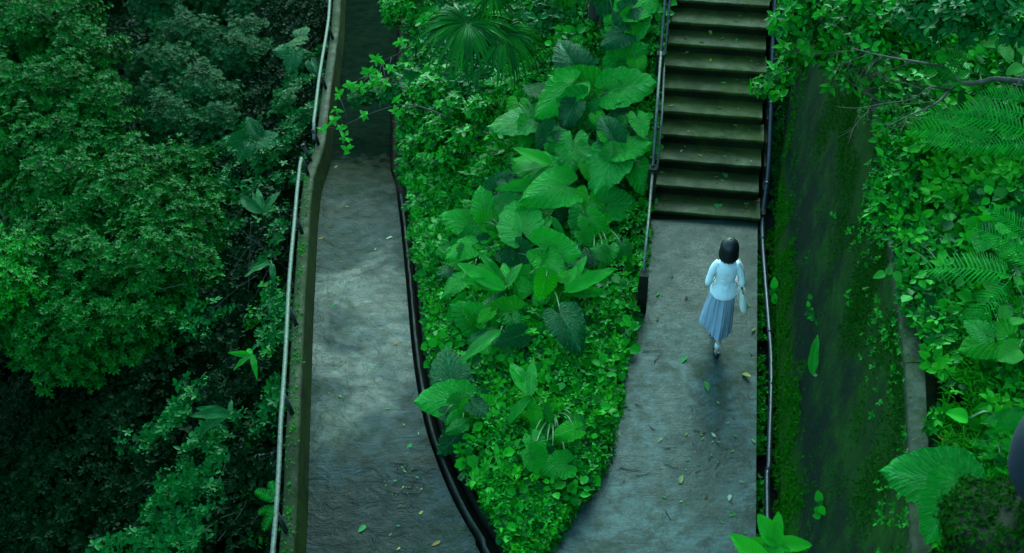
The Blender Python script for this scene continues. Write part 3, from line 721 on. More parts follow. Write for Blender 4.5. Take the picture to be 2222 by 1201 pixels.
shrub('leafy_shrub', 'low dark shrub in the gully between tree and parapet', [(490, 900, -3.0, 45), (440, 960, -3.2, 50), (500, 1150, -2.0, 40), (420, 1060, -3.0, 50), (380, 1160, -3.0, 60)], .09, SPR, M['canopy_dark'], 9, left_z, under(460, 1000, -3.8))

def terrain_scatter(name, fz, n, xf, y0, y1, hgt, leaf, tpl, mat, seed, dens=None, nup=1.0, lean=(0, -.35, 0), lo=.0):
    rg = np.random.default_rng(seed); C = []; Nn = []
    while len(C) < n:
        y = rg.uniform(y0, y1); a, b = xf(y)
        if b <= a: continue
        x = rg.uniform(a, b)
        if dens is not None and rg.random() > dens(x, y): continue
        h = hgt * (.35 + .65 * max(0, .5 + nz(x, y, 2.3, seed))) * rg.uniform(.15, 1) ** .6 + lo
        C.append((x, y, fz(x, y) + h)); Nn.append(rg.normal(size=3) * .38 + np.array([0, 0, nup]) + np.array(lean))
    o = obj(name, scatter_mesh(name, np.array(C), np.array(Nn), rg.uniform(.6, 1.3, n) * leaf, tpl, mat, seed))
    return tag(o, kind='stuff')
def mk(o, label, cat): return tag(o, label, cat)
# ---- planted bed: mixed low growth
bedx = lambda y: (rx(y) + gut(y) + .05, bx(y) + .03)
def bfrac(x, y): a, b = bedx(y); return (x - a) / max(.05, b - a)
mk(terrain_scatter('ground_cover', bed_z, 14000, bedx, 7.0, 17, .26, .060, SPR, M['cover'], 11, dens=lambda x, y: min(1, max(.18, .55 + nz(x, y, 2.6, 31) * 1.5))), 'dense small leaved green ground cover filling the planted bed', 'ground cover')
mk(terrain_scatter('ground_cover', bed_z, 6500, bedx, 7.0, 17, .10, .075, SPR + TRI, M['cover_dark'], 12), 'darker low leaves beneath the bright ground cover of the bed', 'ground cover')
mk(terrain_scatter('ground_cover', bed_z, 1500, bedx, 7.1, 17, .28, .115, HRT, M['cover'], 17, dens=lambda x, y: max(.03, nz(x, y, 1.9, 12) * 2.2)), 'patches of larger soft heart shaped leaves among the ground cover', 'ground cover')
mk(terrain_scatter('ground_cover', bed_z, 1500, bedx, 7.1, 17, .2, .10, PIN, M['cover_dark'], 18, dens=lambda x, y: max(.03, nz(x, y, 1.6, 22) * 2.2)), 'small ferny weeds between the leaves of the bed', 'weeds')
mk(terrain_scatter('ground_cover', bed_z, 3800, bedx, 7.2, 17, .24, .062, SPR, M['cover_bright'], 13, dens=lambda x, y: .15 + .85 * max(0, nz(x, y, 1.7, 8) * 2.2)), 'lime green tips of young growth scattered over the bed', 'ground cover')
mk(terrain_scatter('ferny_undergrowth', bed_z, 3800, bedx, 11.5, 18, .36, .17, PIN, M['cover'], 14, dens=lambda x, y: 1 if bfrac(x, y) < .45 + .2 * nz(x, y, 1, 2) else .08), 'feathery undergrowth along the left side of the bed', 'undergrowth')
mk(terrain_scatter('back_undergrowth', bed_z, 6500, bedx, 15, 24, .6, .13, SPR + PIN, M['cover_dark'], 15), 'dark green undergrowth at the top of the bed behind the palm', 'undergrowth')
mk(terrain_scatter('back_undergrowth', bed_z, 2600, bedx, 15.5, 24, .7, .12, SPR, M['cover'], 16, dens=lambda x, y: max(0, .3 + nz(x, y, .9, 8) * 2)), 'fresh green tufts at the top of the bed', 'undergrowth')
def edge_moss(name, label, xf, zf, y0, y1, n, w, leaf, mat, seed):
    rg = np.random.default_rng(seed); C = []; Nn = []
    while len(C) < n:
        y = rg.uniform(y0, y1); k = rg.normal() * w
        if rg.random() > .45 + nz(0, y, 3.1, seed) * 1.2: continue
        x = xf(y) + k; C.append((x, y, zf(x, y) + rg.uniform(0, .02))); Nn.append(rg.normal(size=3) * .5 + np.array([0, 0, 1]))
    mk(tag(obj(name, scatter_mesh(name, np.array(C), np.array(Nn), rg.uniform(.5, 1.3, n) * leaf, MOS, mat, seed)), kind='stuff'), label, 'moss')
edge_moss('edge_moss', 'low bright moss fringe where the bed meets the right path', lambda y: bx(y) + .01, lambda x, y: .012, 7.4, 12.1, 2600, .035, .022, M['cover_bright'], 21)
edge_moss('gutter_weeds', 'small weeds sprouting in the gutter at the foot of the wall', lambda y: px_(y) + .05, lambda x, y: -.13, 5, 12.3, 900, .035, .045, M['cover'], 22)
edge_moss('gutter_weeds', 'weeds and moss between the black pipe and the wall', lambda y: WBX(y) - .01, lambda x, y: -.08 + max(0, x - WBX(y)) * 5, 5, 12.3, 2600, .03, .034, M['moss'], 23)
edge_moss('gutter_weeds', 'moss and weeds in the narrow gap between stairs and wall', lambda y: px_(y) + .24, lambda x, y: max(0, (y - 12.1) / TREAD) * RISE - .05, 12.0, 17, 2600, .06, .05, M['cover_dark'], 26)
edge_moss('ramp_edge_moss', 'tiny leaves and moss on the outer side of the parapet top', lambda y: lx(y) - .13, lambda x, y: topz(y) + .003, 7, 14, 420, .030, .020, M['cover'], 24)
# ---- undergrowth of the left slope
lfx = lambda y: (lx(y) - 5.5, lx(y) - .30)
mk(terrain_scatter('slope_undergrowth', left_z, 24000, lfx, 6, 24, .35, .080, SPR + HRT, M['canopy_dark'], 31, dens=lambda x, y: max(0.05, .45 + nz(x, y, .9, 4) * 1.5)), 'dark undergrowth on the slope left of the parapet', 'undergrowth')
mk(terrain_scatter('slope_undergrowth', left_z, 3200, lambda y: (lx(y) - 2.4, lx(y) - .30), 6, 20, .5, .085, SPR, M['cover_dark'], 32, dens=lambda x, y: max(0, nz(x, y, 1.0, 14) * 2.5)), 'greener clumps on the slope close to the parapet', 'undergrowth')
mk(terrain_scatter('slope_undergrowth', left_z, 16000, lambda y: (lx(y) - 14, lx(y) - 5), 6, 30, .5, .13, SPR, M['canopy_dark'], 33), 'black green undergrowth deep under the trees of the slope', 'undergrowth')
# ---- right bank cover
bkx = lambda y: (WTX(y) + (.08 if y < 7.3 else -.03), WTX(y) + 2.6)
def bkd(x, y):
    d = x - WTX(y) - .16
    if d < .30: return (.05 + .5 * max(0, nz(x, y, 3.0, 3))) if y < 7.0 else (.6 if y < 7.6 else 1.0)
    return 1.0
mk(terrain_scatter('bank_cover', bank_z, 12500, bkx, 3.6, 13, .20, .070, SPR, M['cover'], 41, dens=bkd), 'small leaved ground cover over the right bank', 'ground cover')
mk(terrain_scatter('bank_cover', bank_z, 4800, bkx, 6.6, 12.0, .26, .105, HRT, M['cover'], 42, dens=lambda x, y: bkd(x, y) * (1 if x > WTX(y) + .55 else .25)), 'heart leaved creeper covering the right bank', 'creeper')
mk(terrain_scatter('bank_cover', bank_z, 4500, bkx, 3, 16, .12, .08, SPR, M['cover_dark'], 43, dens=bkd), 'dark low leaves under the creeper on the right bank', 'ground cover')
mk(terrain_scatter('bank_grass', bank_z, 2600, lambda y: (WTX(y) + .1, WTX(y) + .9), 4.6, 7.6, .12, .085, GRA, M['cover_bright'], 44, dens=lambda x, y: max(.03, min(1, (x - WTX(y) - .15) * 2.6))), 'thin bladed pale grass beside the bare wall coping', 'grass')
mk(terrain_scatter('bank_cover', bank_z, 2300, bkx, 4, 13, .3, .10, SPR, M['cover_bright'], 45, dens=lambda x, y: bkd(x, y) * max(0, nz(x, y, 1.2, 3) * 2.5)), 'lime green young leaves scattered on the right bank', 'ground cover')
# ---- growth clinging to the retaining wall
def on_wall(y, h, off=.0):
    z = h; x = WBX(y) + (WTX(y) - WBX(y)) * (z / wall_top(y)); return np.array((x - off, y, z))
def wall_scatter(name, label, n, y0, y1, dens, leaf, tpl, mat, seed, off=.02, cat='moss'):
    rg = np.random.default_rng(seed); C = []; Nn = []
    while len(C) < n:
        y = rg.uniform(y0, y1); h = rg.uniform(-.1, wall_top(y))
        if rg.random() > dens(y, h): continue
        C.append(on_wall(y, h, rg.uniform(0, off))); Nn.append(rg.normal(size=3) * .45 + np.array([-1, -.3, .75]))
    mk(tag(obj(name, scatter_mesh(name, np.array(C), np.array(Nn), rg.uniform(.5, 1.3, n) * leaf, tpl, mat, seed)), kind='stuff'), label, cat)
wall_scatter('wall_moss', 'bright moss band low on the retaining wall', 5200, 5, 16, lambda y, h: max(0, 1 - abs(h - .02 * y - .12 - (y > 12) * (y - 12) * .57) / .55) ** 1.6 * max(0, .45 + 1.4 * nz(y, h, 2.6, 3)), .024, MOS, M['moss'], 51)
wall_scatter('wall_moss', 'darker moss patches on the upper part of the retaining wall', 16000, 3.5, 13, lambda y, h: min(1, max(.04, (h - 1.2) / 1.6)) * max(0, .2 + 1.7 * nz(y, h, 1.6, 5)), .017, MOS, M['moss_dark'], 52)
wall_scatter('wall_weeds', 'small leafy weeds rooted near the top of the retaining wall', 300, 4, 9.5, lambda y, h: min(1, max(0, (h - 2.1) / .9)) * max(0, .2 + 1.2 * nz(y, h, 1.9, 6)), .036, SPR, M['cover'], 53, .04, 'weeds')
wall_scatter('wall_fringe', 'leafy creeper hanging over the wall edge', 260, 7.2, 10.5, lambda y, h: min(1, max(0, (h - wall_top(y) + .30) / .3)) * max(0, .3 + nz(y, h, 1.5) * 2), .045, SPR, M['cover'], 54, .10, 'creeper')

# ------------------------------------------------------------------ large single leaves
def taro_mesh(seed, bend=.3, wid=.44, cup=.10):
    r = random.Random(seed); nt_, ns = 40, 19; V = []; UV = []
    ph = r.uniform(0, 6)
    for i in range(nt_):
        t = i / (nt_ - 1); w = wid * (max(0, 1 - t ** 2.3)) ** .80 * (.86 + .14 * min(1, t * 3 + .1)) * (1 - .12 * t)
        for j in range(ns):
            s = -1 + 2 * j / (ns - 1); a = abs(s)
            lobe = -.36 * (1 - t) ** 2.6 * math.sin(math.pi / 2 * min(1, a * 2.4)) * (1 - .62 * a ** 3)
            notch = .0
            yy = t + lobe; q = (3.0 * math.atan2(a * w, yy * .5 + .06) - 3.6 * yy) * math.pi
            quilt = .026 * abs(math.sin(q)) * (.3 + a) * (1 - .4 * t)
            x = s * w * (1 + .035 * math.sin(q * 1.0 + ph) * a) * (1 if t > .02 else .96)
            y = t + lobe + .02 * math.sin(q + 1) * a * a
            z = quilt - bend * max(0, y) ** 2 * .55 + cup * a * a * .7 * (1 - t) - (bend * .35) * a ** 2 * t + .018 * math.sin(5 * y + ph) * a * a * (1 if s > 0 else -1)
            if y < 0: z -= .25 * y * y + .10 * a * -y
            V.append((x, y, z)); UV.append((.5 + x, (y + .4) / 1.5))
    me = mesh_from('elephant_ear_leaf', V, grid_faces(nt_, ns), None, uv=UV); return me
def lance_mesh(seed, bend=.4, w0=.13, wav=.02, name='lance_leaf'):
    r = random.Random(seed); n, ns = 22, 9; V = []; UV = []; ph = r.uniform(0, 6)
    for i in range(n):
        t = i / (n - 1); w = w0 * math.sin(math.pi * min(1, t ** .75 * .98 + .02)) ** .8 + .004
        for j in range(ns):
            s = -1 + 2 * j / (ns - 1)
            V.append((s * w, t, -bend * t * t * .5 + abs(s) * w * .45 + wav * math.sin(14 * t + ph + s) * abs(s)))
            UV.append((.5 + .5 * s, t))
    return mesh_from(name, V, grid_faces(n, ns), None, uv=UV)
def ovate_mesh(seed, w0=.34, bend=.25):
    r = random.Random(seed); n, ns = 14, 9; V = []; UV = []; ph = r.uniform(0, 6)
    for i in range(n):
        t = i / (n - 1); w = w0 * math.sin(math.pi * min(1, t ** .7 * .97 + .03)) ** .75
        for j in range(ns):
            s = -1 + 2 * j / (ns - 1)
            V.append((s * w, t, -bend * t * t * .5 + abs(s) * w * .3 + .02 * abs(math.sin((t - .2 * abs(s)) * 7 * math.pi)) + .015 * math.sin(9 * t + ph) * abs(s)))
            UV.append((.5 + .5 * s, t))
    return mesh_from('leaf', V, grid_faces(n, ns), None, uv=UV)
def with_mat(me, mat): m2 = me.copy(); m2.materials.append(mat); return m2
TARO = {k: [with_mat(taro_mesh(i, .14 + .10 * i, .48 + .03 * (i % 3), .05 + .05 * (i % 3)), M[k]) for i in range(7)] for k in ('taro', 'taro_bright', 'taro_dark')}
LANCE = {k: [with_mat(lance_mesh(i, .2 + .25 * i), M[k]) for i in range(4)] for k in ('lance', 'lance_dark', 'sprig')}
OVATE = {k: [with_mat(ovate_mesh(i, (.20 if k == 'sprig' else .30) + .04 * i), M[k]) for i in range(3)] for k in ('sprig', 'round', 'cover', 'taro', 'lance', 'lit_green', 'lit_yellow', 'lit_lime', 'lit_orange', 'lit_pale', 'lit_brown')}
def frame(tip_deg, nrm):
    n = np.array(nrm, dtype=float); n /= np.linalg.norm(n); a = math.radians(tip_deg)
    w = RGT * math.cos(a) + UPS * math.sin(a)
    t = w - FWD * (w @ n) / (FWD @ n); t /= np.linalg.norm(t); x = np.cross(t, n)
    return Matrix(((x[0], t[0], n[0]), (x[1], t[1], n[1]), (x[2], t[2], n[2])))
def add_leaf(name, me, parent, pos, tip, length, nrm=None, jitter=.18):
    if nrm is None: nrm = np.array([0, -.45, 1.0]) + RNG.normal(size=3) * jitter
    o = bpy.data.objects.new(name, me); COL.objects.link(o); o.parent = parent
    R = frame(tip, nrm)
    o.matrix_local = Matrix.Translation(Vector(np.array(pos) - np.array(parent.location))) @ R.to_4x4() @ Matrix.Diagonal((length, length, length, 1))
    return o
def mlen(pos, px): return px * np.linalg.norm(np.array(pos) - (0, 0, CAM_H)) / FPX
def plant(label, base, leaves, lib, ground=bed_z, name='elephant_ear_plant', cat='plant', group=None, up=.45, stalk=.010, partname='leaf', nrm=None, stmat='stalk', jit=.28, mean=.35, keep=.5):
    """leaves: (px, py, length px, tip angle[, material key]) px,py = middle of the blade"""
    b = hit(base[0], base[1], ground); b = np.array(b); b[2] = ground(b[0], b[1])
    t = thing(name, label, cat, b, group)
    if lib == 'taro' and ground is bed_z:
        cx_, cy_ = np.mean([q[0] for q in leaves]), np.mean([q[1] for q in leaves])
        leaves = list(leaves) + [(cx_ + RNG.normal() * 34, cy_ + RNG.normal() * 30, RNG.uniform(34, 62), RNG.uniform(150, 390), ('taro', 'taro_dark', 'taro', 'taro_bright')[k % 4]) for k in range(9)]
    for i, L in enumerate(leaves):
        px, py, ln, tip = L[:4]; key = L[4] if len(L) > 4 else lib; h = up * RNG.uniform(.6, 1.25)
        a = math.radians(tip); apx, apy = px - math.cos(a) * ln * mean, py + math.sin(a) * ln * mean
        p = hit(apx, apy, ground, h)
        src = TARO if key.startswith('taro') and partname != 'round_leaf' else (LANCE if key.startswith('lance') else OVATE)
        me = src[key][i % len(src[key])]
        add_leaf(partname, me, t, p, tip, mlen(p, ln) * 1.06, nrm, jit)
        m = (b + p) / 2 + np.array((0, 0, .12)) + (p - b) * .1
        v, f = tube(curve([b, m, p - (0, 0, .004)], 4), list(np.linspace(stalk * 1.3, stalk * .6, 9)), 6); child('stalk', v, f, M[stmat], t)
    return t
G1 = 'elephant ear plants in the bed between the paths'
plant('elephant ear with a broad bright leaf and big wet leaves just below the palm trunk', (1250, 290), [(1262, 183, 100, 155, 'taro_bright'), (1358, 190, 96, 10), (1243, 252, 95, 228), (1212, 205, 98, 215), (1240, 133, 88, 120, 'taro_dark'), (1300, 262, 34, 300, 'taro_bright')], 'taro', group=G1)
plant('elephant ear with one long wet leaf pointing left, alone below the fan palm', (1160, 320), [(1130, 262, 108, 183), (1163, 190, 58, 150, 'taro_dark'), (1180, 300, 60, 220, 'taro_dark')], 'taro', group=G1)
plant('elephant ear with leaves leaning against the upper stair rail', (1345, 130), [(1380, 52, 72, 268), (1390, 8, 80, 30), (1350, 117, 75, 230), (1318, 8, 66, 270, 'taro_dark'), (1340, 82, 55, 200, 'taro_dark'), (1382, 143, 42, 275, 'taro_bright')], 'taro', group=G1)
plant('elephant ear with small leaves beside the middle stair post', (1340, 330), [(1388, 272, 52, 285), (1344, 250, 50, 200, 'taro_dark'), (1322, 285, 62, 120, 'taro_dark'), (1366, 318, 70, 20), (1384, 376, 62, 290), (1330, 300, 50, 240)], 'taro', group=G1)
plant('elephant ear with a cluster of broad leaves in the middle of the bed', (1270, 420), [(1238, 335, 80, 260), (1316, 365, 104, 240), (1345, 442, 76, 5), (1275, 305, 55, 100, 'taro_dark'), (1290, 345, 55, 60, 'taro_bright'), (1200, 410, 92, 190), (1152, 352, 85, 150), (1170, 380, 60, 220, 'taro_dark')], 'taro', group=G1)
plant('elephant ear with a bright leaf over a wet one near the lower stair post', (1290, 500), [(1268, 492, 76, 268), (1274, 452, 74, 262, 'taro_bright'), (1312, 552, 48, 245), (1355, 548, 42, 285), (1225, 455, 50, 100, 'taro_dark')], 'taro', group=G1, up=.35)
plant('elephant ear with upright leaves at the left of the big cluster', (1110, 540), [(1052, 448, 70, 100), (1124, 468, 104, 105), (1068, 478, 50, 20, 'taro_bright'), (1100, 400, 70, 30, 'taro_dark'), (1180, 440, 60, 60)], 'taro', group=G1)
plant('elephant ear spreading toward the gutter on the left side of the bed', (1050, 560), [(1003, 484, 76, 160), (988, 537, 70, 200), (1045, 520, 70, 10), (979, 584, 50, 190, 'taro_dark'), (985, 618, 54, 210), (1075, 525, 55, 330, 'taro_bright')], 'taro', group=G1, up=.3)
plant('elephant ear with drooping blue green leaves in the centre of the bed', (1190, 620), [(1204, 543, 92, 350), (1137, 575, 84, 300, 'taro_dark'), (1168, 612, 76, 62), (1204, 648, 80, 272, 'taro_bright'), (1232, 545, 70, 40, 'taro_dark'), (1234, 708, 84, 305, 'taro_dark')], 'taro', group=G1)
plant('elephant ear with dark leaves low in the left half of the bed', (1060, 740), [(1083, 683, 82, 188, 'taro_bright'), (1023, 692, 82, 150), (998, 670, 52, 235), (1110, 735, 60, 200, 'taro_dark')], 'taro', group=G1, up=.3)
plant('elephant ear with a feathery wet leaf reaching the gutter', (1010, 890), [(968, 868, 98, 180), (975, 800, 90, 100, 'taro_dark'), (1040, 886, 44, 330, 'taro_dark'), (983, 955, 66, 225, 'taro_dark'), (1013, 930, 46, 250)], 'taro', group=G1, up=.28)
plant('elephant ear with one large heart shaped leaf near the tip of the bed', (1200, 900), [(1212, 980, 100, 270), (1147, 978, 48, 250, 'taro_dark'), (1253, 925, 40, 300, 'taro')], 'taro', group=G1, up=.3, mean=.30)
plant('three small ribbed leaves at the edge of the right path', (1250, 1050), [(1258, 1034, 32, 330), (1232, 1072, 34, 240), (1254, 1068, 30, 20), (1246, 1080, 26, 300)], 'cover', name='ribbed_leaf_plant', up=.14, stalk=.004)
plant('small rosette with round leaves at the very tip of the bed', (1140, 1150), [(1120, 1155, 26, 200), (1140, 1168, 30, 270), (1162, 1152, 28, 10), (1130, 1135, 24, 110)], 'cover', name='ribbed_leaf_plant', up=.12, stalk=.004)
G2 = 'ginger plants with long blade leaves in the bed'
def gl(base, tips, key='lance'):          # blades drawn from their base to each tip
    out = []
    for q in tips:
        dx, dy = q[0] - base[0], q[1] - base[1]; ln = math.hypot(dx, dy)
        out.append((base[0] + dx * .35, base[1] + dy * .35, ln, math.degrees(math.atan2(-dy, dx)), q[2] if len(q) > 2 else key))
    return out
plant('ginger plant with blades fanned upward left of the bed centre', (1105, 660), gl((1096, 628), [(1042, 545), (1098, 536), (1130, 560), (990, 566), (1005, 605), (1060, 560)]), 'lance', name='ginger_plant', group=G2, up=.5)
plant('ginger plant with three blades pointing at the right path', (1205, 690), gl((1228, 634), [(1275, 548), (1330, 578), (1322, 632), (1250, 570)]), 'lance', name='ginger_plant', group=G2, up=.45)
plant('ginger plant with blades hanging toward the lower left of the bed', (1100, 740), gl((1086, 718), [(996, 782), (1072, 808), (1010, 725, 'lance_dark'), (1120, 720)]), 'lance', name='ginger_plant', group=G2, up=.4)
plant('ginger plant with five spreading blades in the lower bed', (1165, 900), gl((1153, 860), [(1086, 758), (1154, 768), (1090, 916), (1160, 936), (1110, 800)]), 'lance', name='ginger_plant', group=G2, up=.4)
plant('small ginger shoot with two arching blades between the elephant ears', (1180, 520), gl((1198, 472), [(1150, 535), (1226, 520), (1215, 440)]), 'lance', name='ginger_plant', group=G2, up=.5)
plant('lime tinted ginger shoot in the upper middle of the bed', (1200, 400), gl((1196, 362), [(1120, 318, 'sprig'), (1110, 362), (1150, 385)]), 'lance', name='ginger_plant', group=G2, up=.6)
plant('ginger plant with pale arching blades across the upper bed', (1215, 430), gl((1180, 398), [(1080, 408), (1095, 432, 'sprig'), (1240, 392), (1275, 400)]), 'lance', name='ginger_plant', group=G2, up=.5)
G3 = 'ginger plants on the shaded slope left of the parapet'
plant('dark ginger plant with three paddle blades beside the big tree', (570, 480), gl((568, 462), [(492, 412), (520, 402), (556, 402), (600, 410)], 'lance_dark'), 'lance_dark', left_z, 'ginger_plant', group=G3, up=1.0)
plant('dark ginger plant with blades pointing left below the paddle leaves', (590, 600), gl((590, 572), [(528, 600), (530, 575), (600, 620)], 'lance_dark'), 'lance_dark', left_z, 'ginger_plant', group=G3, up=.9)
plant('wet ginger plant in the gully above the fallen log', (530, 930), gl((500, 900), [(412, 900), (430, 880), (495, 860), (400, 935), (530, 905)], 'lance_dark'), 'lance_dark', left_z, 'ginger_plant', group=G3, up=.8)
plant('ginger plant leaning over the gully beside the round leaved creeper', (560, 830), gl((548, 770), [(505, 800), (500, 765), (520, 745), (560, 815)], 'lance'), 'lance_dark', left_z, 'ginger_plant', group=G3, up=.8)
G4 = 'elephant ears on the shaded slope left of the parapet'
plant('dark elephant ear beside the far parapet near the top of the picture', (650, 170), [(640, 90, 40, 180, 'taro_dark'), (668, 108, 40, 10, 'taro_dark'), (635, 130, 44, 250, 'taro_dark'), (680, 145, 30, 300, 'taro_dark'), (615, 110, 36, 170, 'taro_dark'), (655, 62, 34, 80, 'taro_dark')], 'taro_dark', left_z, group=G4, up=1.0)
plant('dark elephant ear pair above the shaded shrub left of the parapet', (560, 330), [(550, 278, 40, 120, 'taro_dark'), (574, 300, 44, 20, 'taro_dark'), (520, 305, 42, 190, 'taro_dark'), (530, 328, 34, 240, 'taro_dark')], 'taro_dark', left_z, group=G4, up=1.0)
# right bank: big soft leaves and round leaves
G5 = 'broad leaved plants on the right bank'
plant('huge umbrella shaped leaf at the wall top in the lower right', (2060, 1130), [(2030, 1040, 150, 170), (2050, 1095, 120, 240, 'taro')], 'taro', bank_z, name='giant_elephant_ear', cat='plant', up=.5, stalk=.016, nrm=(.05, -.55, 1.0), jit=.05)
plant('single ribbed heart leaf below the ferns on the right bank', (2010, 300), [(2002, 300, 56, 262), (2035, 322, 34, 330, 'taro_bright')], 'taro', bank_z, group=G5, up=.3)
plant('elephant ear between two ferns at the right', (2120, 560), [(2125, 525, 54, 230), (2145, 500, 40, 60, 'taro_dark')], 'taro', bank_z, group=G5, up=.3)
plant('broad pleated leaf beside the yellow green round leaves at the right', (2170, 800), [(2150, 742, 92, 195, 'taro_bright'), (2125, 715, 50, 140, 'taro'), (2140, 700, 45, 60, 'taro')], 'taro', bank_z, group=G5, up=.4)
plant('cluster of pale round leaves at the right edge', (2215, 760), [(2155, 630, 52, 120), (2178, 678, 44, 260), (2190, 765, 62, 200), (2130, 655, 22, 200), (2205, 700, 36, 20), (2212, 610, 30, 60)], 'round', bank_z, 'round_leaved_plant', partname='round_leaf', up=.5, stalk=.006)
plant('low round leaved sprout in the middle of the right bank', (2085, 690), [(2072, 682, 34, 130), (2020, 712, 36, 200), (1960, 545, 34, 260, 'cover'), (2000, 520, 32, 20, 'cover'), (1990, 562, 30, 200, 'cover')], 'round', bank_z, 'round_leaved_plant', partname='round_leaf', up=.18, stalk=.004)
plant('broad drooping leaves just above the giant leaf at the right edge', (2190, 930), gl((2230, 895), [(2128, 908), (2160, 935)], 'lance') + [(2085, 905, 46, 160, 'cover'), (2112, 915, 40, 330, 'cover')], 'lance', bank_z, 'broad_blade_plant', up=.3)
plant('pair of oval leaves on the wall edge above the dark wall', (1935, 600), [(1912, 596, 28, 200), (1945, 598, 26, 290), (1928, 590, 20, 60)], 'round', bank_z, 'round_leaved_plant', partname='round_leaf', up=.15, stalk=.003)
plant('bright smooth leaves in the top right corner', (2200, 120), [(2160, 95, 44, 170), (2178, 118, 44, 280), (2208, 150, 36, 200), (2150, 25, 34, 160), (2165, 12, 36, 60), (2195, 70, 36, 20), (2212, 105, 36, 300)], 'round', bank_z, 'glossy_shrub', partname='round_leaf', cat='shrub', up=.55, stalk=.006)

# ---- ferns
def frond_mesh(seed, npin=18):
    r = random.Random(seed); V = []; F = []; bend = .25 + .2 * r.random()
    def add(v, f): b = len(V); V.extend(v); F.extend([tuple(i + b for i in q) for q in f])
    v, f = tube([(0, t, -bend * t * t) for t in np.linspace(0, 1, 8)], list(np.linspace(.010, .003, 8)), 5); add([tuple(p) for p in v], f)
    for i in range(npin):
        t = .10 + .88 * i / npin; L = .27 * math.sin(math.pi * (.16 + .82 * (i / npin))) ** .8 + .02
        for s in (-1, 1):
            n = 5; vs = []
            a = math.radians(68 - 22 * t + r.uniform(-4, 4))
            for k in range(n):
                u = k / (n - 1); w = .0155 * (1 - u) ** .6 * (1 + .0 * u) + .001
                px = s * math.sin(a) * L * u; py = t + math.cos(a) * L * u
                z = -bend * t * t - .30 * L * u * u + .02 * u
                vs += [(px, py - w, z - .004), (px, py, z + .002), (px, py + w, z - .004)]
            add(vs, grid_faces(n, 3))
    return mesh_from('frond', V, F, M['fern'])
FR = [frond_mesh(i) for i in range(4)]
def fern(label, fr, up=.48, group='ferns on the right bank', ground=bank_z, mats=None):
    b = hit(fr[0][0], fr[0][1], ground); b = np.array(b); b[2] = ground(b[0], b[1]); t = thing('fern', label, 'fern', b, group)
    for i, (x0, y0, x1, y1) in enumerate(fr):
        p = hit(x0, y0, ground, up); dx, dy = x1 - x0, y1 - y0
        add_leaf('frond', FR[i % 4], t, p, math.degrees(math.atan2(-dy, dx)), mlen(p, math.hypot(dx, dy)) * 1.1, None, .15)
        v, f = tube([b, (b + p) / 2 + (0, 0, .05), p], [.007, .006, .005], 5); child('stipe', v, f, M['stalk'], t)
fern('large fern with two parallel fronds pointing left under the dead branch', [(2150, 310, 2018, 262), (2140, 325, 2032, 292), (2150, 300, 2060, 225), (2120, 250, 2010, 235)])
fern('large dark fern cut by the right edge below the dead branch', [(2240, 290, 2110, 235), (2235, 250, 2105, 215), (2250, 320, 2140, 300), (2240, 210, 2140, 190)])
fern('fern behind the dead branch near the top right', [(2120, 160, 2025, 130), (2110, 130, 2040, 100), (2130, 185, 2060, 165)])
fern('bright fern with one long frond in the middle of the right bank', [(2200, 600, 2050, 553), (2190, 610, 2100, 690), (2195, 590, 2120, 540)])
fern('fern curling down at the right edge above the bright frond', [(2240, 560, 2150, 487), (2245, 520, 2170, 450), (2250, 590, 2190, 520)])
fern('short fern beside the round pale leaves', [(2160, 690, 2098, 680), (2165, 700, 2110, 720)], .25)
fern('tiny star shaped fern above the giant leaf', [(2080, 985, 2052, 970), (2080, 985, 2105, 975), (2080, 985, 2060, 1005), (2080, 985, 2100, 1005), (2080, 985, 2080, 955)], .12)
fern('small fern left of the navy bag', [(2165, 975, 2120, 955), (2168, 985, 2130, 990), (2170, 965, 2150, 935)], .15)
fern('fern with toothed fronds at the right edge above the navy bag', [(2240, 930, 2165, 925), (2245, 950, 2180, 965), (2245, 915, 2190, 900)], .25)
fern('pale fern on the slope beside the near end of the parapet', [(600, 1090, 555, 1060), (600, 1100, 560, 1110), (600, 1080, 580, 1040), (602, 1095, 570, 1140)], .7, None, left_z)

# ---- fan palm
def fan_mesh(seed, n=40, spread=300, droop=.55):
    r = random.Random(seed); V = []; F = []
    for i in range(n):
        a = math.radians(-spread / 2 + spread * i / (n - 1) + r.uniform(-2, 2)); L = (.80 + .2 * math.cos(a * .5)) * r.uniform(.88, 1.05)
        b = len(V); m = 9; dr = droop * r.uniform(.7, 1.3); tw = r.uniform(-.15, .15)
        for k in range(m):
            u = k / (m - 1); rad = L * u * (1 - .12 * dr * u); z = .05 * math.sin(u * 3) - dr * max(0, u - .35) ** 1.6 * L
            w = (.034 * (u / .5) if u < .5 else .034 * (1 - (u - .5) / .5) ** .8) + .0015
            aa = a + tw * max(0, u - .5)
            cx, cy = math.sin(aa) * rad, math.cos(aa) * rad; sx, sy = math.cos(aa), -math.sin(aa)
            V += [(cx - sx * w, cy - sy * w, z + .010 * min(1, u * 4)), (cx, cy, z - .010 * min(1, u * 4)), (cx + sx * w, cy + sy * w, z + .010 * min(1, u * 4))]
        F += [tuple(q + b for q in f) for f in grid_faces(m, 3)]
    return mesh_from('frond', V, F, M['palm'])
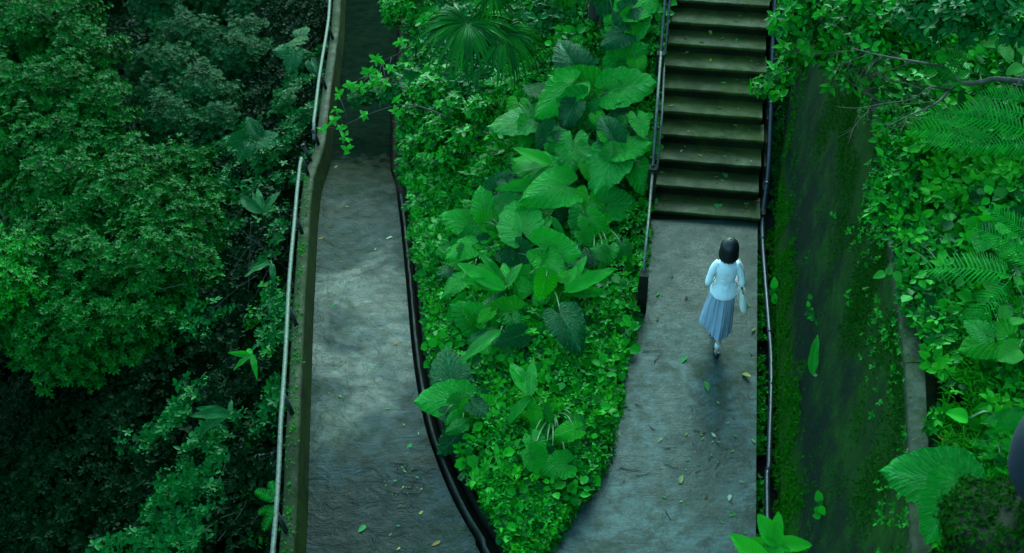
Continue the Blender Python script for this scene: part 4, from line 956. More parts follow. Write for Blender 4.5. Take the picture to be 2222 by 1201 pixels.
def build_palm():
    pos = P(1285, 150, .2); base = np.array((pos[0], pos[1], bed_z(pos[0], pos[1]) - .1))
    t = thing('fan_palm', 'fan palm with a dark fibrous trunk and drooping fronds over the bed', 'palm', base)
    crown = base + (.15, .1, 3.3)
    c = curve([base, base + (.03, 0, .9), base + (.08, .05, 2.1), crown], 8)
    v, f = tube(c, [.095 + .02 * nz(0, i * .9, 3) for i in range(len(c))], 12); child('trunk', v, f, M['bark'], t)
    for k in range(14):                  # old leaf bases and dead stalks
        z = .3 + k * .19; a = k * 2.4; q = base + (.05 * z, 0, z)
        v, f = tube(curve([q, q + (math.cos(a) * .14, math.sin(a) * .12 - .05, .05), q + (math.cos(a) * .26, math.sin(a) * .2 - .12, -.28 - .1 * (k % 3))], 4), [.014] * 5 + [.008] * 4, 6)
        child('dead_stalk', v, f, M['twig'], t)
    for i, (px, py, z, tip, ln, nrm, sp) in enumerate([(1015, 50, 1.45, 258, 140, (-.1, -.25, 1.0), 290), (1085, 70, 1.35, 290, 130, (.2, -.2, 1.0), 250),
                                                   (1068, -22, 2.0, 265, 80, (.0, -.8, .6), 200), (1225, -45, 2.4, 262, 75, (0, -.8, .5), 160), (1290, -60, 2.4, 275, 85, (0, -.8, .5), 160)]):
        p = P(px, py, z); L = mlen(p, ln)
        add_leaf('frond', fan_mesh(i, 44 if sp > 240 else 26, sp, .75), t, p, tip, L, nrm, 0)
        v, f = tube(curve([crown, (crown + p) / 2 + (0, 0, .25), p], 8), list(np.linspace(.018, .010, 17)), 6); child('frond_stalk', v, f, M['stalk'], t)
build_palm()

# ---- leafy branch hanging over the far ramp, each leaf its own part
def leafy_branch(name, label, cat, ground_pt, path_pts, clusters, key, lenpx, rad=.012, n=6, mat='darktwig', thing_loc=None):
    t = thing(name, label, cat, ground_pt)
    c = curve(path_pts, 6); v, f = tube(c, list(np.linspace(rad, rad * .35, len(c))), 6); child('branch', v, f, M[mat], t)
    for i, (px, py, z) in enumerate(clusters):
        p = P(px, py, z); j = min(range(len(c)), key=lambda k: np.linalg.norm(c[k] - p)); q = c[j]
        v, f = tube([q, (q + p) / 2 + (0, 0, .02), p], [rad * .4, rad * .3, rad * .2], 5); child('twig', v, f, M[mat], t)
        a0 = RNG.uniform(0, 360)
        for k in range(n):
            a = a0 + 360 * k / n + RNG.uniform(-18, 18); L = mlen(p, lenpx * RNG.uniform(.65, 1.15))
            add_leaf('leaf', OVATE[key][k % 3] if key in OVATE else LANCE[key][k % 3], t, p + RNG.normal(size=3) * .012, a, L, (RNG.normal() * .3, -.5 + RNG.normal() * .3, 1), 0)
b0 = hit(960, 290, bed_z)
leafy_branch('overhanging_sapling', 'sapling arching left from the bed with fresh leaf tufts over the far ramp', 'sapling', b0,
             [b0, P(975, 262, -.2), P(935, 240, -.2), P(885, 228, -.4), P(830, 238, -.6), P(770, 262, -.8), P(735, 280, -.9)],
             [(862, 215, -.3), (858, 242, -.35), (740, 278, -.8), (748, 300, -.85), (728, 240, -.8), (735, 205, -.7), (790, 250, -.7), (752, 325, -.9), (725, 262, -.85), (700, 280, -.9)], 'sprig', 17, n=6)
b1 = hit(900, 140, bed_z)
leafy_branch('overhanging_sapling', 'sapling with a bright leafy head leaning over the shaded far ramp', 'sapling', b1,
             [b1, P(900, 100, -.4), P(860, 120, -.5), P(830, 135, -.6), P(800, 165, -.8)],
             [(815, 130, -.5), (800, 158, -.6), (822, 165, -.5), (845, 150, -.5), (782, 190, -.8), (838, 185, -.6), (808, 180, -.6), (760, 185, -.8), (870, 92, -.4)], 'sprig', 19, n=6)
shrub('overhanging_bush', 'dark leafy bush bulging over the right side of the far ramp', [(812, 200, -1.0, 34), (850, 205, -.8, 40), (780, 215, -1.2, 22)], .075, SPR, M['cover_dark'], 13, bed_z, (b1[0] + .1, b1[1]))
shrub('overhanging_bush', 'bright bush hanging into the far ramp at the top of the picture', [(862, 20, -1.6, 36), (905, 10, -1.5, 40), (850, 50, -1.8, 20)], .09, SPR, M['cover'], 12, bed_z, tuple(hit(905, 60, bed_z)[:2]))
shrub('bed_bush', 'glossy small leaved bush at the upper left of the bed', [(930, 200, -.4, 48), (985, 240, -.2, 44), (900, 260, -.6, 40), (950, 290, -.4, 44), (1040, 240, 0, 38)], .085, SPR, M['cover'], 12, bed_z, tuple(hit(950, 280, bed_z)[:2]))
shrub('bed_bush', 'feathery bush along the gutter in the upper bed', [(905, 320, -.7, 34), (930, 350, -.6, 36), (975, 340, -.3, 40), (1010, 300, -.1, 34)], .10, PIN + SPR, M['cover'], 13, bed_z, tuple(hit(940, 350, bed_z)[:2]))
for lab, pts in (('lime green seedling in the lower bed right of the ginger plant', [(1190, 790, .35), (1200, 770, .4), (1180, 812, .3)]),
                 ('pale variegated sprig near the gutter in the lower bed', [(1038, 1036, .2), (1030, 1046, .2)]),
                 ('bright bushy seedling above the pale sprig', [(1072, 990, .3), (1058, 1010, .3), (1085, 1012, .3)]),
                 ('bright seedling among dark leaves left of the lower ginger plant', [(1075, 900, .3), (1060, 880, .35)]),
                 ('yellow green seedling on the left side of the bed', [(1040, 700, .3), (975, 730, .25), (1050, 715, .3)])):
    g = hit(pts[0][0], pts[0][1] + 14, bed_z)
    cl = [(a, b, float(hit(a, b, bed_z, .22)[2])) for a, b, _ in pts]
    leafy_branch('seedling', lab, 'seedling', g, [g, (g + P(*cl[0])) / 2 + (0, 0, .03), P(*cl[0])], cl, 'sprig', 20, rad=.006, n=6, mat='stalk')
# big leafy shrubs above the retaining wall (top right)
def rb(lst): return PB(lst)
tree('wall_top_shrub', 'bright leafy shrub spilling over the stairs at the top of the wall', 'shrub', PB([(1760, 60, 3.2, 60), (1720, 130, 2.6, 40), (1700, 60, 2.9, 40), (1790, 120, 3.0, 44), (1660, 185, 1.9, 24), (1690, 160, 2.2, 24), (1740, 10, 3.4, 60), (1830, 60, 3.4, 60)]),
     .105, SPR, M['cover'], 11, bank_z, tuple(hit(1830, 90, bank_z)[:2]), inner=.4, trunk_r=.022)
tree('wall_top_shrub', 'leafy shrub hanging over the wall left of the dead branch', 'shrub', PB([(1860, 130, 3.4, 40), (1900, 90, 3.6, 60), (1850, 180, 3.2, 26), (1830, 160, 3.2, 28), (1930, 40, 3.7, 60), (1880, 0, 3.8, 70)]),
     .10, SPR, M['cover'], 10, bank_z, tuple(hit(1930, 110, bank_z)[:2]), inner=.4, trunk_r=.02)
tree('wall_top_shrub', 'dense shrub along the top edge behind the dead branch', 'shrub', PB([(2000, 40, 3.9, 60), (2080, 50, 4.1, 60), (2150, 10, 4.3, 60), (2040, -20, 4.1, 70), (2190, 60, 4.3, 40)]),
     .095, SPR, M['cover_dark'], 10, bank_z, tuple(hit(2080, 100, bank_z)[:2]), inner=.4, trunk_r=.02)
tree('wall_edge_shrub', 'low leafy shrub overhanging the middle of the retaining wall', 'shrub', PB([(1915, 445, 3.15, 28), (1900, 470, 3.1, 18), (1930, 410, 3.2, 26), (1955, 440, 3.2, 30), (1945, 390, 3.3, 26)]),
     .085, SPR, M['cover'], 13, bank_z, tuple(hit(1960, 440, bank_z)[:2]), inner=.4, trunk_r=.012)
for lab, cl, g in (('fresh sprig with large leaves at the stair edge', [(1655, 190, 1.9), (1672, 178, 2.0), (1690, 205, 1.8), (1640, 196, 1.8)], (1720, 150)),
                   ('bright twig hanging below the shrub over the wall', [(1855, 185, 3.1), (1835, 165, 3.1), (1850, 150, 3.2), (1800, 190, 3.0)], (1880, 130)),
                   ('lime twig in front of the shrub by the stairs', [(1725, 40, 3.3), (1780, 30, 3.5), (1700, 100, 2.9), (1745, 100, 3.2), (1800, 95, 3.3)], (1800, 60))):
    gp = hit(g[0], g[1], bank_z, .3)
    leafy_branch('fresh_twig', lab, 'twig', gp, [gp, (gp + P(*cl[0])) / 2 + (0, 0, .05), P(*cl[0])], cl, 'sprig', 24, rad=.007, n=6)
# foreground sprig at the bottom edge
gp = P(1760, 1330, 3.3)
wp = np.array((WTX(gp[1]) + .2, gp[1] - .3, wall_top(gp[1]) - .05))
leafy_branch('foreground_sapling', 'bright sapling with broad leaves leaning in from the bottom edge', 'sapling', wp, [wp, gp + (.3, -.1, -.1), P(1720, 1240, 3.3), P(1690, 1180, 3.35)], [(1688, 1182, 3.4), (1660, 1235, 3.35)], 'sprig', 92, rad=.012, n=6, mat='stalk')

# ---- dead branch over the right bank
def build_dead_branch():
    K = lambda px, py, up: hit(px, py, bank_z, up)
    s0 = K(2290, 190, .25)
    t = thing('dead_branch', 'bare brown forked branch with fine twigs reaching over the wall', 'branch', s0)
    def add(pts, r0, r1, nm='limb'):
        c = curve(pts, 6); v, f = tube(c, list(np.linspace(r0, r1, len(c))), 7); child(nm, v, f, M['deadwood'], t); return c
    f0 = K(2085, 180, .55)
    add([s0, K(2222, 178, .4), K(2160, 172, .5), K(2120, 180, .55), f0], .026, .017)
    c1 = add([f0, K(2055, 150, .6), P(2010, 138, 3.95), P(1950, 128, 3.9), P(1900, 118, 3.8), P(1850, 105, 3.7)], .014, .003)
    c2 = add([f0, K(2062, 195, .5), P(2035, 222, 3.85), P(2000, 240, 3.75), P(1950, 262, 3.65), P(1905, 290, 3.5)], .013, .003)
    c3 = add([K(2062, 195, .5), P(2020, 190, 3.85), P(1980, 215, 3.75), P(1920, 225, 3.6), P(1860, 235, 3.5), P(1815, 232, 3.4)], .008, .002)
    c4 = add([K(2222, 160, .5), K(2190, 210, .4), K(2150, 215, .4), K(2120, 208, .4)], .011, .004)
    r = np.random.default_rng(5); parts = []
    for c in (c1, c2, c3):
        for k in range(8):
            i = r.integers(6, len(c) - 1); p = c[i]; d = norm(np.array([-1, r.normal() * .6, r.normal() * .35 - .05])); L = r.uniform(.2, .5)
            pts = [p]; 
            for q in range(5): d = norm(d + r.normal(size=3) * .16); pts.append(pts[-1] + d * L / 5)
            v, f = tube(pts, list(np.linspace(.0038, .0014, 6)), 4); child('twig', v, f, M['twig'], t)
            for q in (2, 3):
                d2 = norm(d + r.normal(size=3) * .5); parts.append(tube([pts[q], pts[q] + d2 * L * .25, pts[q] + d2 * L * .45 + (0, 0, .01)], [.002, .0016, .001], 4))
    v, f = merge(parts); o = child('twig_tangle', v, f, M['twig'], t); o['kind'] = 'stuff'
build_dead_branch()
def tangle(label, name, px, py, ground, n, L, mat, seed, spread, base_dir=(-1, 0, .1), r=.005):
    g = hit(px, py, ground); rg = np.random.default_rng(seed); t = thing(name, label, 'twigs', g); 
    for k in range(n):
        p = g + rg.normal(size=3) * spread * np.array([1, 1, .3]) + (0, 0, .1); d = norm(np.array(base_dir) + rg.normal(size=3) * .45); pts = [p]
        for q in range(6): d = norm(d + rg.normal(size=3) * .15); pts.append(pts[-1] + d * L * rg.uniform(.6, 1) / 6)
        v, f = tube(pts, list(np.linspace(r, r * .4, 7)), 5); child('twig', v, f, M[mat], t)
tangle('bare grey twigs in the gully above the wet ginger plant', 'bare_twigs', 430, 870, left_z, 9, .6, 'deadwood', 3, .12, (1, .2, .2), .006)
tangle('brown bare twigs near the bottom of the gully beside the creeper', 'bare_twigs', 500, 1130, left_z, 10, .6, 'twig', 4, .2, (1, .3, .3), .005)
tangle('dark bare stems in the black gap left of the parapet', 'bare_twigs', 520, 680, left_z, 14, 1.2, 'darktwig', 6, .4, (.2, .2, 1), .008)
# fallen log in the gully
a, b = hit(430, 1030, left_z, .08), hit(600, 990, left_z, .12)
t = thing('fallen_log', 'grey rotting log lying across the dark gully', 'log', a)
v, f = tube(curve([a, (a * 2 + b) / 3 + (0, 0, .03), (a + 2 * b) / 3 + (0, .03, 0), b], 6), [.048 + .014 * nz(i * .6, 0, 2) for i in range(19)], 12); child('log_body', v, f, M['bark'], t)
v, f = tube([(a + b) / 2, (a + b) / 2 + (.05, .1, .18)], [.03, .016], 7); child('branch_stub', v, f, M['deadwood'], t)

# ---- small plants on the wall face
def wall_plant(label, px, py, n, lenpx, key, name='wall_plant'):
    f = lambda x, y: 0
    d = ray(px, py); best = None
    for k in range(400):
        tt = 7 + k * .03; p = d * tt; p[2] += CAM_H
        if p[0] >= WBX(p[1]) + (WTX(p[1]) - WBX(p[1])) * p[2] / wall_top(p[1]): best = p; break
    t = thing(name, label, 'plant', best)
    for k in range(n):
        q = best + np.array((-.03 - .02 * (k % 2), RNG.normal() * .05, RNG.normal() * .06)); L = mlen(q, lenpx * RNG.uniform(.7, 1.1))
        add_leaf('leaf', OVATE[key][k % 3], t, q, RNG.uniform(0, 360), L, (-.6, -.6, .7), .2)
        v, fa = tube([best, q], [.003, .002], 4); child('stalk', v, fa, M['stalk'], t)
    return t, best
wall_plant('small leafy sprout on the dark wall above the hanging blade', 1765, 672, 6, 18, 'cover'); wall_plant('second tiny sprout trailing below the first on the dark wall', 1772, 692, 5, 14, 'cover')
wall_plant('thin yellow green sprout on the mossy wall level with the bag', 1850, 645, 5, 20, 'sprig'); wall_plant('lone pale leaflet cluster on the upper dark wall', 1818, 472, 3, 10, 'cover')
wall_plant('leafy clump at the wall foot beside the walking woman', 1685, 640, 5, 24, 'cover'); wall_plant('leafy clump low on the wall near the bottom edge', 1790, 1100, 6, 24, 'cover')
tt, bp = wall_plant('tiny sprout halfway down the dark wall', 1757, 566, 3, 10, 'cover')
tb = thing('hanging_blade', 'single long green blade stuck upright against the dark wall', 'leaf', bp)
tb.location = wall = tuple(wall_plant('pale dead stem clinging to the wall under the long blade', 1776, 815, 2, 12, 'lit_pale', 'withered_plant')[1])
lm = LANCE['lance'][0]; p = np.array(tb.location) + (-.05, 0, 0)
add_leaf('blade', lm, tb, p, 86, mlen(p, 88), (-.7, -.6, .6), 0)
tuft = MOS

# ---- rock and bag in the lower right foreground
def boulder(name, label, c, r, mat, seed, sq=(1, 1, .8)):
    bm = bmesh.new(); bmesh.ops.create_icosphere(bm, subdivisions=5, radius=1)
    for v in bm.verts:
        q = v.co.normalized(); k = 1 + .22 * mnoise.noise(q * 1.4 + Vector((seed, 0, 0))) + .07 * mnoise.noise(q * 4 + Vector((seed, 3, 0))) + .02 * mnoise.noise(q * 14)
        v.co = Vector((q.x * r * sq[0] * k, q.y * r * sq[1] * k, q.z * r * sq[2] * k))
    me = bpy.data.meshes.new(name); bm.to_mesh(me); bm.free(); me.materials.append(mat); me.polygons.foreach_set('use_smooth', [True] * len(me.polygons))
    o = obj(name, me); o.location = tuple(map(float, c)); return tag(o, label, 'rock')
M['rock'] = concrete('mossy_rock', (0.0072, 0.0144, 0.0042), (0.0024, 0.0060, 0.0018), (0.0036, 0.0180, 0.0012), .42, .58, .6, .9, 'wall')
rc = P(2245, 1225, 4.3); boulder('mossy_boulder', 'large blurred moss covered boulder in the lower right corner', rc, .50, M['rock'], 3, (1.0, 1.0, .75))
def boulder_moss():
    o = bpy.data.objects['mossy_boulder']; me = o.data; n = len(me.vertices)
    co = np.zeros(n * 3, dtype=np.float32); me.vertices.foreach_get('co', co); co = co.reshape(-1, 3); nn = np.zeros(n * 3, dtype=np.float32); me.vertices.foreach_get('normal', nn); nn = nn.reshape(-1, 3)
    rg = np.random.default_rng(9); idx = rg.integers(0, n, 16000); idx = np.array([k for k in idx if nn[k][2] > -.2 and mnoise.noise(Vector(co[k].tolist()) * 5) > -.5])
    m = obj('moss', scatter_mesh('moss', co[idx] + rg.normal(size=(len(idx), 3)) * .012, nn[idx] + rg.normal(size=(len(idx), 3)) * .5, rg.uniform(.5, 1.3, len(idx)) * .020, MOS, M['moss_dark'], 4), o); m['kind'] = 'stuff'
boulder_moss()
def build_bag():
    c = P(2292, 992, 5.0); t = thing('navy_bag', 'navy blue cloth bag at the right edge beside the mossy boulder', 'bag', c)
    V = []; n, m = 18, 20
    for i in range(n):
        th = math.pi * i / (n - 1)
        for j in range(m):
            ph = 2 * math.pi * j / m; k = 1 + .05 * nz(math.cos(ph) * 2, math.sin(ph) * 2 + th, 1.5, 8)
            sx = abs(math.sin(th)) ** .6; V.append((c[0] + .22 * sx * math.cos(ph) * k, c[1] + .25 * sx * math.sin(ph) * k, c[2] + .26 * math.copysign(abs(math.cos(th)) ** .8, math.cos(th)) * k))
    F = [(i * m + j, (i + 1) * m + j, (i + 1) * m + (j + 1) % m, i * m + (j + 1) % m) for i in range(n - 1) for j in range(m)]
    child('bag_body', V, F, M['navy'], t)
    v, f = tube(curve([c + (-.12, .05, .18), c + (-.10, .02, .36), c + (.10, .02, .36), c + (.12, .05, .18)], 6), .014, 8); child('handle', v, f, M['navy'], t)
build_bag()

# ------------------------------------------------------------------ the walking woman
def skin_mesh(name, nodes, edges, mat, sub=2, root=0):
    me = bpy.data.meshes.new(name); me.from_pydata([n[0] for n in nodes], edges, []); o = bpy.data.objects.new(name, me); COL.objects.link(o)
    md = o.modifiers.new('s', 'SKIN'); md.use_smooth_shade = True
    for i, n in enumerate(nodes):
        r = n[1]; sv = me.skin_vertices[0].data[i]; sv.radius = (r, r) if not hasattr(r, '__len__') else r; sv.use_root = (i == root)
    o.modifiers.new('d', 'SUBSURF').levels = sub
    dg = bpy.context.evaluated_depsgraph_get(); dg.update()
    me2 = bpy.data.meshes.new_from_object(o.evaluated_get(dg)); bpy.data.objects.remove(o, do_unlink=True)
    me2.name = name; me2.materials.clear(); me2.materials.append(mat); me2.polygons.foreach_set('use_smooth', [True] * len(me2.polygons)); return me2
def ell(cx, cy, cz, rx_, ry_, rz_, n=16, m=20, f=None):
    V = []
    for i in range(n):
        th = math.pi * i / (n - 1)
        for j in range(m):
            ph = 2 * math.pi * j / m; q = (math.sin(th) * math.cos(ph), math.sin(th) * math.sin(ph), math.cos(th)); k = f(q) if f else 1
            V.append((cx + rx_ * q[0] * k, cy + ry_ * q[1] * k, cz + rz_ * q[2] * k))
    return V, [(i * m + j, (i + 1) * m + j, (i + 1) * m + (j + 1) % m, i * m + (j + 1) % m) for i in range(n - 1) for j in range(m)]
def build_person():
    foot = P(1556, 778, 0); loc = foot + np.array((0, .12, 0))
    t = thing('person', 'woman in pale blue top and blue pleated skirt walking away up the right path', 'person', loc)
    t.rotation_euler = (0, 0, math.radians(-3)); t.scale = (.80, .88, .93)
    def part(name, me, par=t): o = bpy.data.objects.new(name, me); COL.objects.link(o); o.parent = par; return o
    def pm(name, vf, mat, par=t, uv=None): return part(name, mesh_from(name, vf[0], vf[1], mat), par)
    # body, local: x right, y forward, z up
    B = []; E = []
    def nd(p, r, par=None):
        B.append((p, r)); i = len(B) - 1
        if par is not None: E.append((par, i))
        return i
    pel = nd((0, .04, .88), (.115, .09)); sp = nd((0, .05, 1.02), (.095, .075), pel); ch = nd((0, .05, 1.18), (.115, .08), sp); nk0 = nd((0, .055, 1.28), (.06, .05), ch)
    nk = nd((0, .06, 1.34), .042, nk0); hd0 = nd((0, .075, 1.41), (.062, .07), nk); hd = nd((0, .085, 1.49), (.070, .085), hd0); nd((0, .08, 1.545), (.052, .062), hd)
    for s in (-1, 1):                    # arms, elbows bent, hands in front of the belly
        sh = nd((s * .135, .05, 1.245), .046, ch); el = nd((s * .205, .02, 1.02), .036, sh); m = nd((s * .18, .10, .99), .032, el); wr = nd((s * .10, .215, 1.0), .022, m)
        pa = nd((s * .07, .255, 1.005), (.030, .016), wr)
        for k in range(4):
            a = nd((s * .05, .275 , 1.030 - k * .017), .009, pa); b_ = nd((s * .028, .29, 1.028 - k * .018), .0085, a); nd((s * .010, .283 - .004 * (k % 2), 1.024 - k * .018), .007, b_)
        th = nd((s * .062, .245, 1.035), .010, wr); nd((s * .038, .262, 1.05), .008, th)
    # legs: right leg trails (the visible foot), left leg steps forward
    for s, hip, kn, an, he, to in ((1, (.06, .03, .80), (.03, .03, .46), (-.005, -.12, .115), (-.005, -.14, .06), (0, -.015, .02)),
                                   (-1, (-.06, .05, .80), (-.035, .23, .47), (-.02, .30, .10), (-.02, .28, .045), (-.02, .42, .03))):
        h = nd(hip, .075, pel); k_ = nd(kn, .048, h); c_ = nd(tuple((np.array(kn) * .62 + np.array(an) * .38) + (0, -.015, 0)), .045, k_); a_ = nd(an, .027, c_); nd(to, .028, a_)
    body = part('body', skin_mesh('body', B, E, M['skin']))
    # face
    nose = ell(0, .172, 1.475, .011, .016, .018, 8, 10); pm('nose', nose, M['skin'], body)
    for s in (-1, 1):
        pm('eye', ell(s * .030, .158, 1.497, .012, .008, .007, 8, 10), M['eye'], body); pm('ear', ell(s * .072, .085, 1.485, .008, .018, .028, 8, 10), M['skin'], body)
    pm('mouth', ell(0, .160, 1.443, .022, .008, .006, 8, 10), M['lip'], body)
    # hair: bob, closed cap with strands hanging to the nape, open at the face
    V = []; n, m = 22, 48
    for i in range(n):
        u = i / (n - 1)
        for j in range(m):
            ph = 2 * math.pi * j / m; fr = max(0, math.sin(ph)) ; front = fr > .55
            if u < .45: th = u / .45 * math.pi / 2; rr = math.sin(th); z = 1.485 + .115 * math.cos(th)
            else:
                q = (u - .45) / .55; rr = 1 + .10 * q - .9 * max(0, q - .72) ** 1.3 ; z = 1.485 - (.045 if front else .150) * q
            k = 1 + .018 * math.sin(ph * 17 + 2 * math.sin(ph * 5)) * min(1, u * 2) + .008 * math.sin(ph * 41) * u
            V.append((.116 * rr * k * math.cos(ph), .068 + .112 * rr * k * math.sin(ph), z + .006 * math.sin(ph * 13) * (u == 1)))
    F = [(i * m + j, (i + 1) * m + j, (i + 1) * m + (j + 1) % m, i * m + (j + 1) % m) for i in range(n - 1) for j in range(m)]
    hair = pm('hair', (V, F), M['hair']); hair.modifiers.new('solid', 'SOLIDIFY').thickness = .02
    # blouse: lofted torso with creases, sleeves to below the elbow
    V = []; n, m = 26, 44
    prof = [(0.0, .060, .050, 1.325), (.10, .100, .068, 1.300), (.22, .150, .088, 1.262), (.34, .150, .100, 1.21), (.5, .140, .100, 1.13), (.68, .122, .092, 1.04), (.82, .142, .112, .965), (.93, .172, .142, .90), (1.0, .172, .142, .872)]
    for i in range(n):
        u = i / (n - 1); rxx_ = np.interp(u, [p[0] for p in prof], [p[1] for p in prof]); ryy = np.interp(u, [p[0] for p in prof], [p[2] for p in prof]); z = np.interp(u, [p[0] for p in prof], [p[3] for p in prof])
        for j in range(m):
            ph = 2 * math.pi * j / m; x = math.cos(ph); y = math.sin(ph)
            cr = .0055 * nz(x * 2.2 + 3 * z, z * 14 + y, 1.6, 2) * (1 if .4 < u else .3) * 2.2 + .002 * math.sin(ph * 5 + z * 22)
            V.append(((rxx_ + cr) * x, .05 + (ryy + cr) * y, z - (.02 * (y < 0) * abs(y) if u > .9 else 0)))
    F = [(i * m + j, (i + 1) * m + j, (i + 1) * m + (j + 1) % m, i * m + (j + 1) % m) for i in range(n - 1) for j in range(m)]
    bl = pm('blouse', (V, F), M['blouse'])
    for s in (-1, 1):
        pts = curve([(s * .105, .05, 1.268), (s * .150, .045, 1.225), (s * .188, .03, 1.12), (s * .212, .018, 1.015), (s * .190, .085, .985), (s * .145, .155, .99)], 6)
        v, f = tube(pts, [max(.03, .054 - .0007 * i + .0015 * math.sin(i * .9)) for i in range(len(pts))], 14); pm('sleeve', (v, f), M['blouse'], bl)
    # pleated skirt swinging to the left
    V = []; n, m = 30, 200
    for i in range(n):
        u = i / (n - 1)
        for j in range(m):
            ph = 2 * math.pi * j / m; x = math.cos(ph); y = math.sin(ph); pl = (.0015 + .003 * u) * math.sin(ph * 31 + 1.6 * math.sin(u * 3 + ph * 2)) + (.002 + .006 * u) * math.sin(ph * 13 + 2 * math.sin(ph * 3) + u) + .018 * u * math.sin(ph * 5 + 1.2 + u * 2) + .006 * nz(ph * 3, u * 5, 1.3, 5)
            left = max(0, -x); hem = .29 + .13 * left ** 1.3 - .03 * max(0, -y) * max(0, x + .3)
            z = .95 + (hem - .95) * u
            r1 = np.interp(u, [0, .12, .35, 1], [.118, .150, .168, .205]) * (1 + (.12 * left ** 1.5 - .15 * max(0, x)) * u); r2 = np.interp(u, [0, .12, .35, 1], [.095, .118, .14, .235])
            V.append(((r1 + pl) * x - .018 * u, .045 + (r2 + pl) * y + .06 * u, z))
    F = [(i * m + j, (i + 1) * m + j, (i + 1) * m + (j + 1) % m, i * m + (j + 1) % m) for i in range(n - 1) for j in range(m)]
    pm('skirt', (V, F), M['skirt'])
    for s, an, he, to in ((1, (-.005, -.118, .125), (-.005, -.145, .055), (0, -.01, .026)), (-1, (-.02, .305, .11), (-.02, .275, .04), (-.02, .43, .035))):
        an, he, to = map(np.array, (an, he, to))
        v, f = tube([an + (0, 0.012, .075), an + (0, .004, .03), an * .5 + he * .5 + (0, .008, 0), he * .5 + to * .5 + (0, 0, .005)], [.037, .036, .036, .03], 12); pm('sock', (v, f), M['sock'])
        c_ = curve([he + (0, -.018, .018), he + (0, .01, .0), he * .5 + to * .5, to, to + (0, .045, -.004)], 4)
        v, f = tube(c_, [np.interp(k / (len(c_) - 1), [0, .2, .5, .8, 1], [.022, .040, .036, .042, .018]) for k in range(len(c_))], 14); pm('shoe', (v, f), M['shoe'])
    # tote on the right shoulder: a thing of its own
    tl = loc + np.array((.175, 0, .795)); g = thing('tote_bag', 'cream canvas tote bag hanging from the right shoulder of the woman', 'bag', tl)
    V = []; n, m = 12, 24
    for i in range(n):
        u = i / (n - 1); z = .09 - .24 * u
        for j in range(m):
            ph = 2 * math.pi * j / m; sx = math.copysign(abs(math.cos(ph)) ** .7, math.cos(ph)); sy = math.copysign(abs(math.sin(ph)) ** .6, math.sin(ph))
            wx = np.interp(u, [0, .3, .8, 1], [.012, .034, .050, .030]); wy = np.interp(u, [0, .5, .92, 1], [.10, .125, .13, .10])
            V.append((wx * sx + .035 * u + .004 * math.sin(ph * 5 + z * 30), wy * sy, z + .012 * abs(sy) * (i == 0)))
    F = [(i * m + j, (i + 1) * m + j, (i + 1) * m + (j + 1) % m, i * m + (j + 1) % m) for i in range(n - 1) for j in range(m)] + [tuple((n - 1) * m + j for j in range(m))]
    o = bpy.data.objects.new('bag_body', mesh_from('bag_body', V, F, M['tote'])); COL.objects.link(o); o.parent = g
    for dy in (-.055, .075):
        sv = np.array((-.080, .04 + dy * .3, .402))    # top of shoulder relative to the bag
        pts = curve([(0, dy, .09), (-.015 , dy * .9 - (.02 if dy < 0 else -.01), .28), sv + (.045, dy * .9 , -.055), sv + (.01, dy * .15, .004)], 6)
        V = []
        for i, p in enumerate(pts):
            for w in (-1, 1): V.append((p[0], p[1] + w * .013, p[2])); 
            for w in (1, -1): V.append((p[0] + .005, p[1] + w * .013, p[2] + .003))
        F = [(i * 4 + k, i * 4 + (k + 1) % 4, (i + 1) * 4 + (k + 1) % 4, (i + 1) * 4 + k) for i in range(len(pts) - 1) for k in range(4)]
        o = bpy.data.objects.new('strap', mesh_from('strap', V, F, M['tote'])); COL.objects.link(o); o.parent = g
build_person()

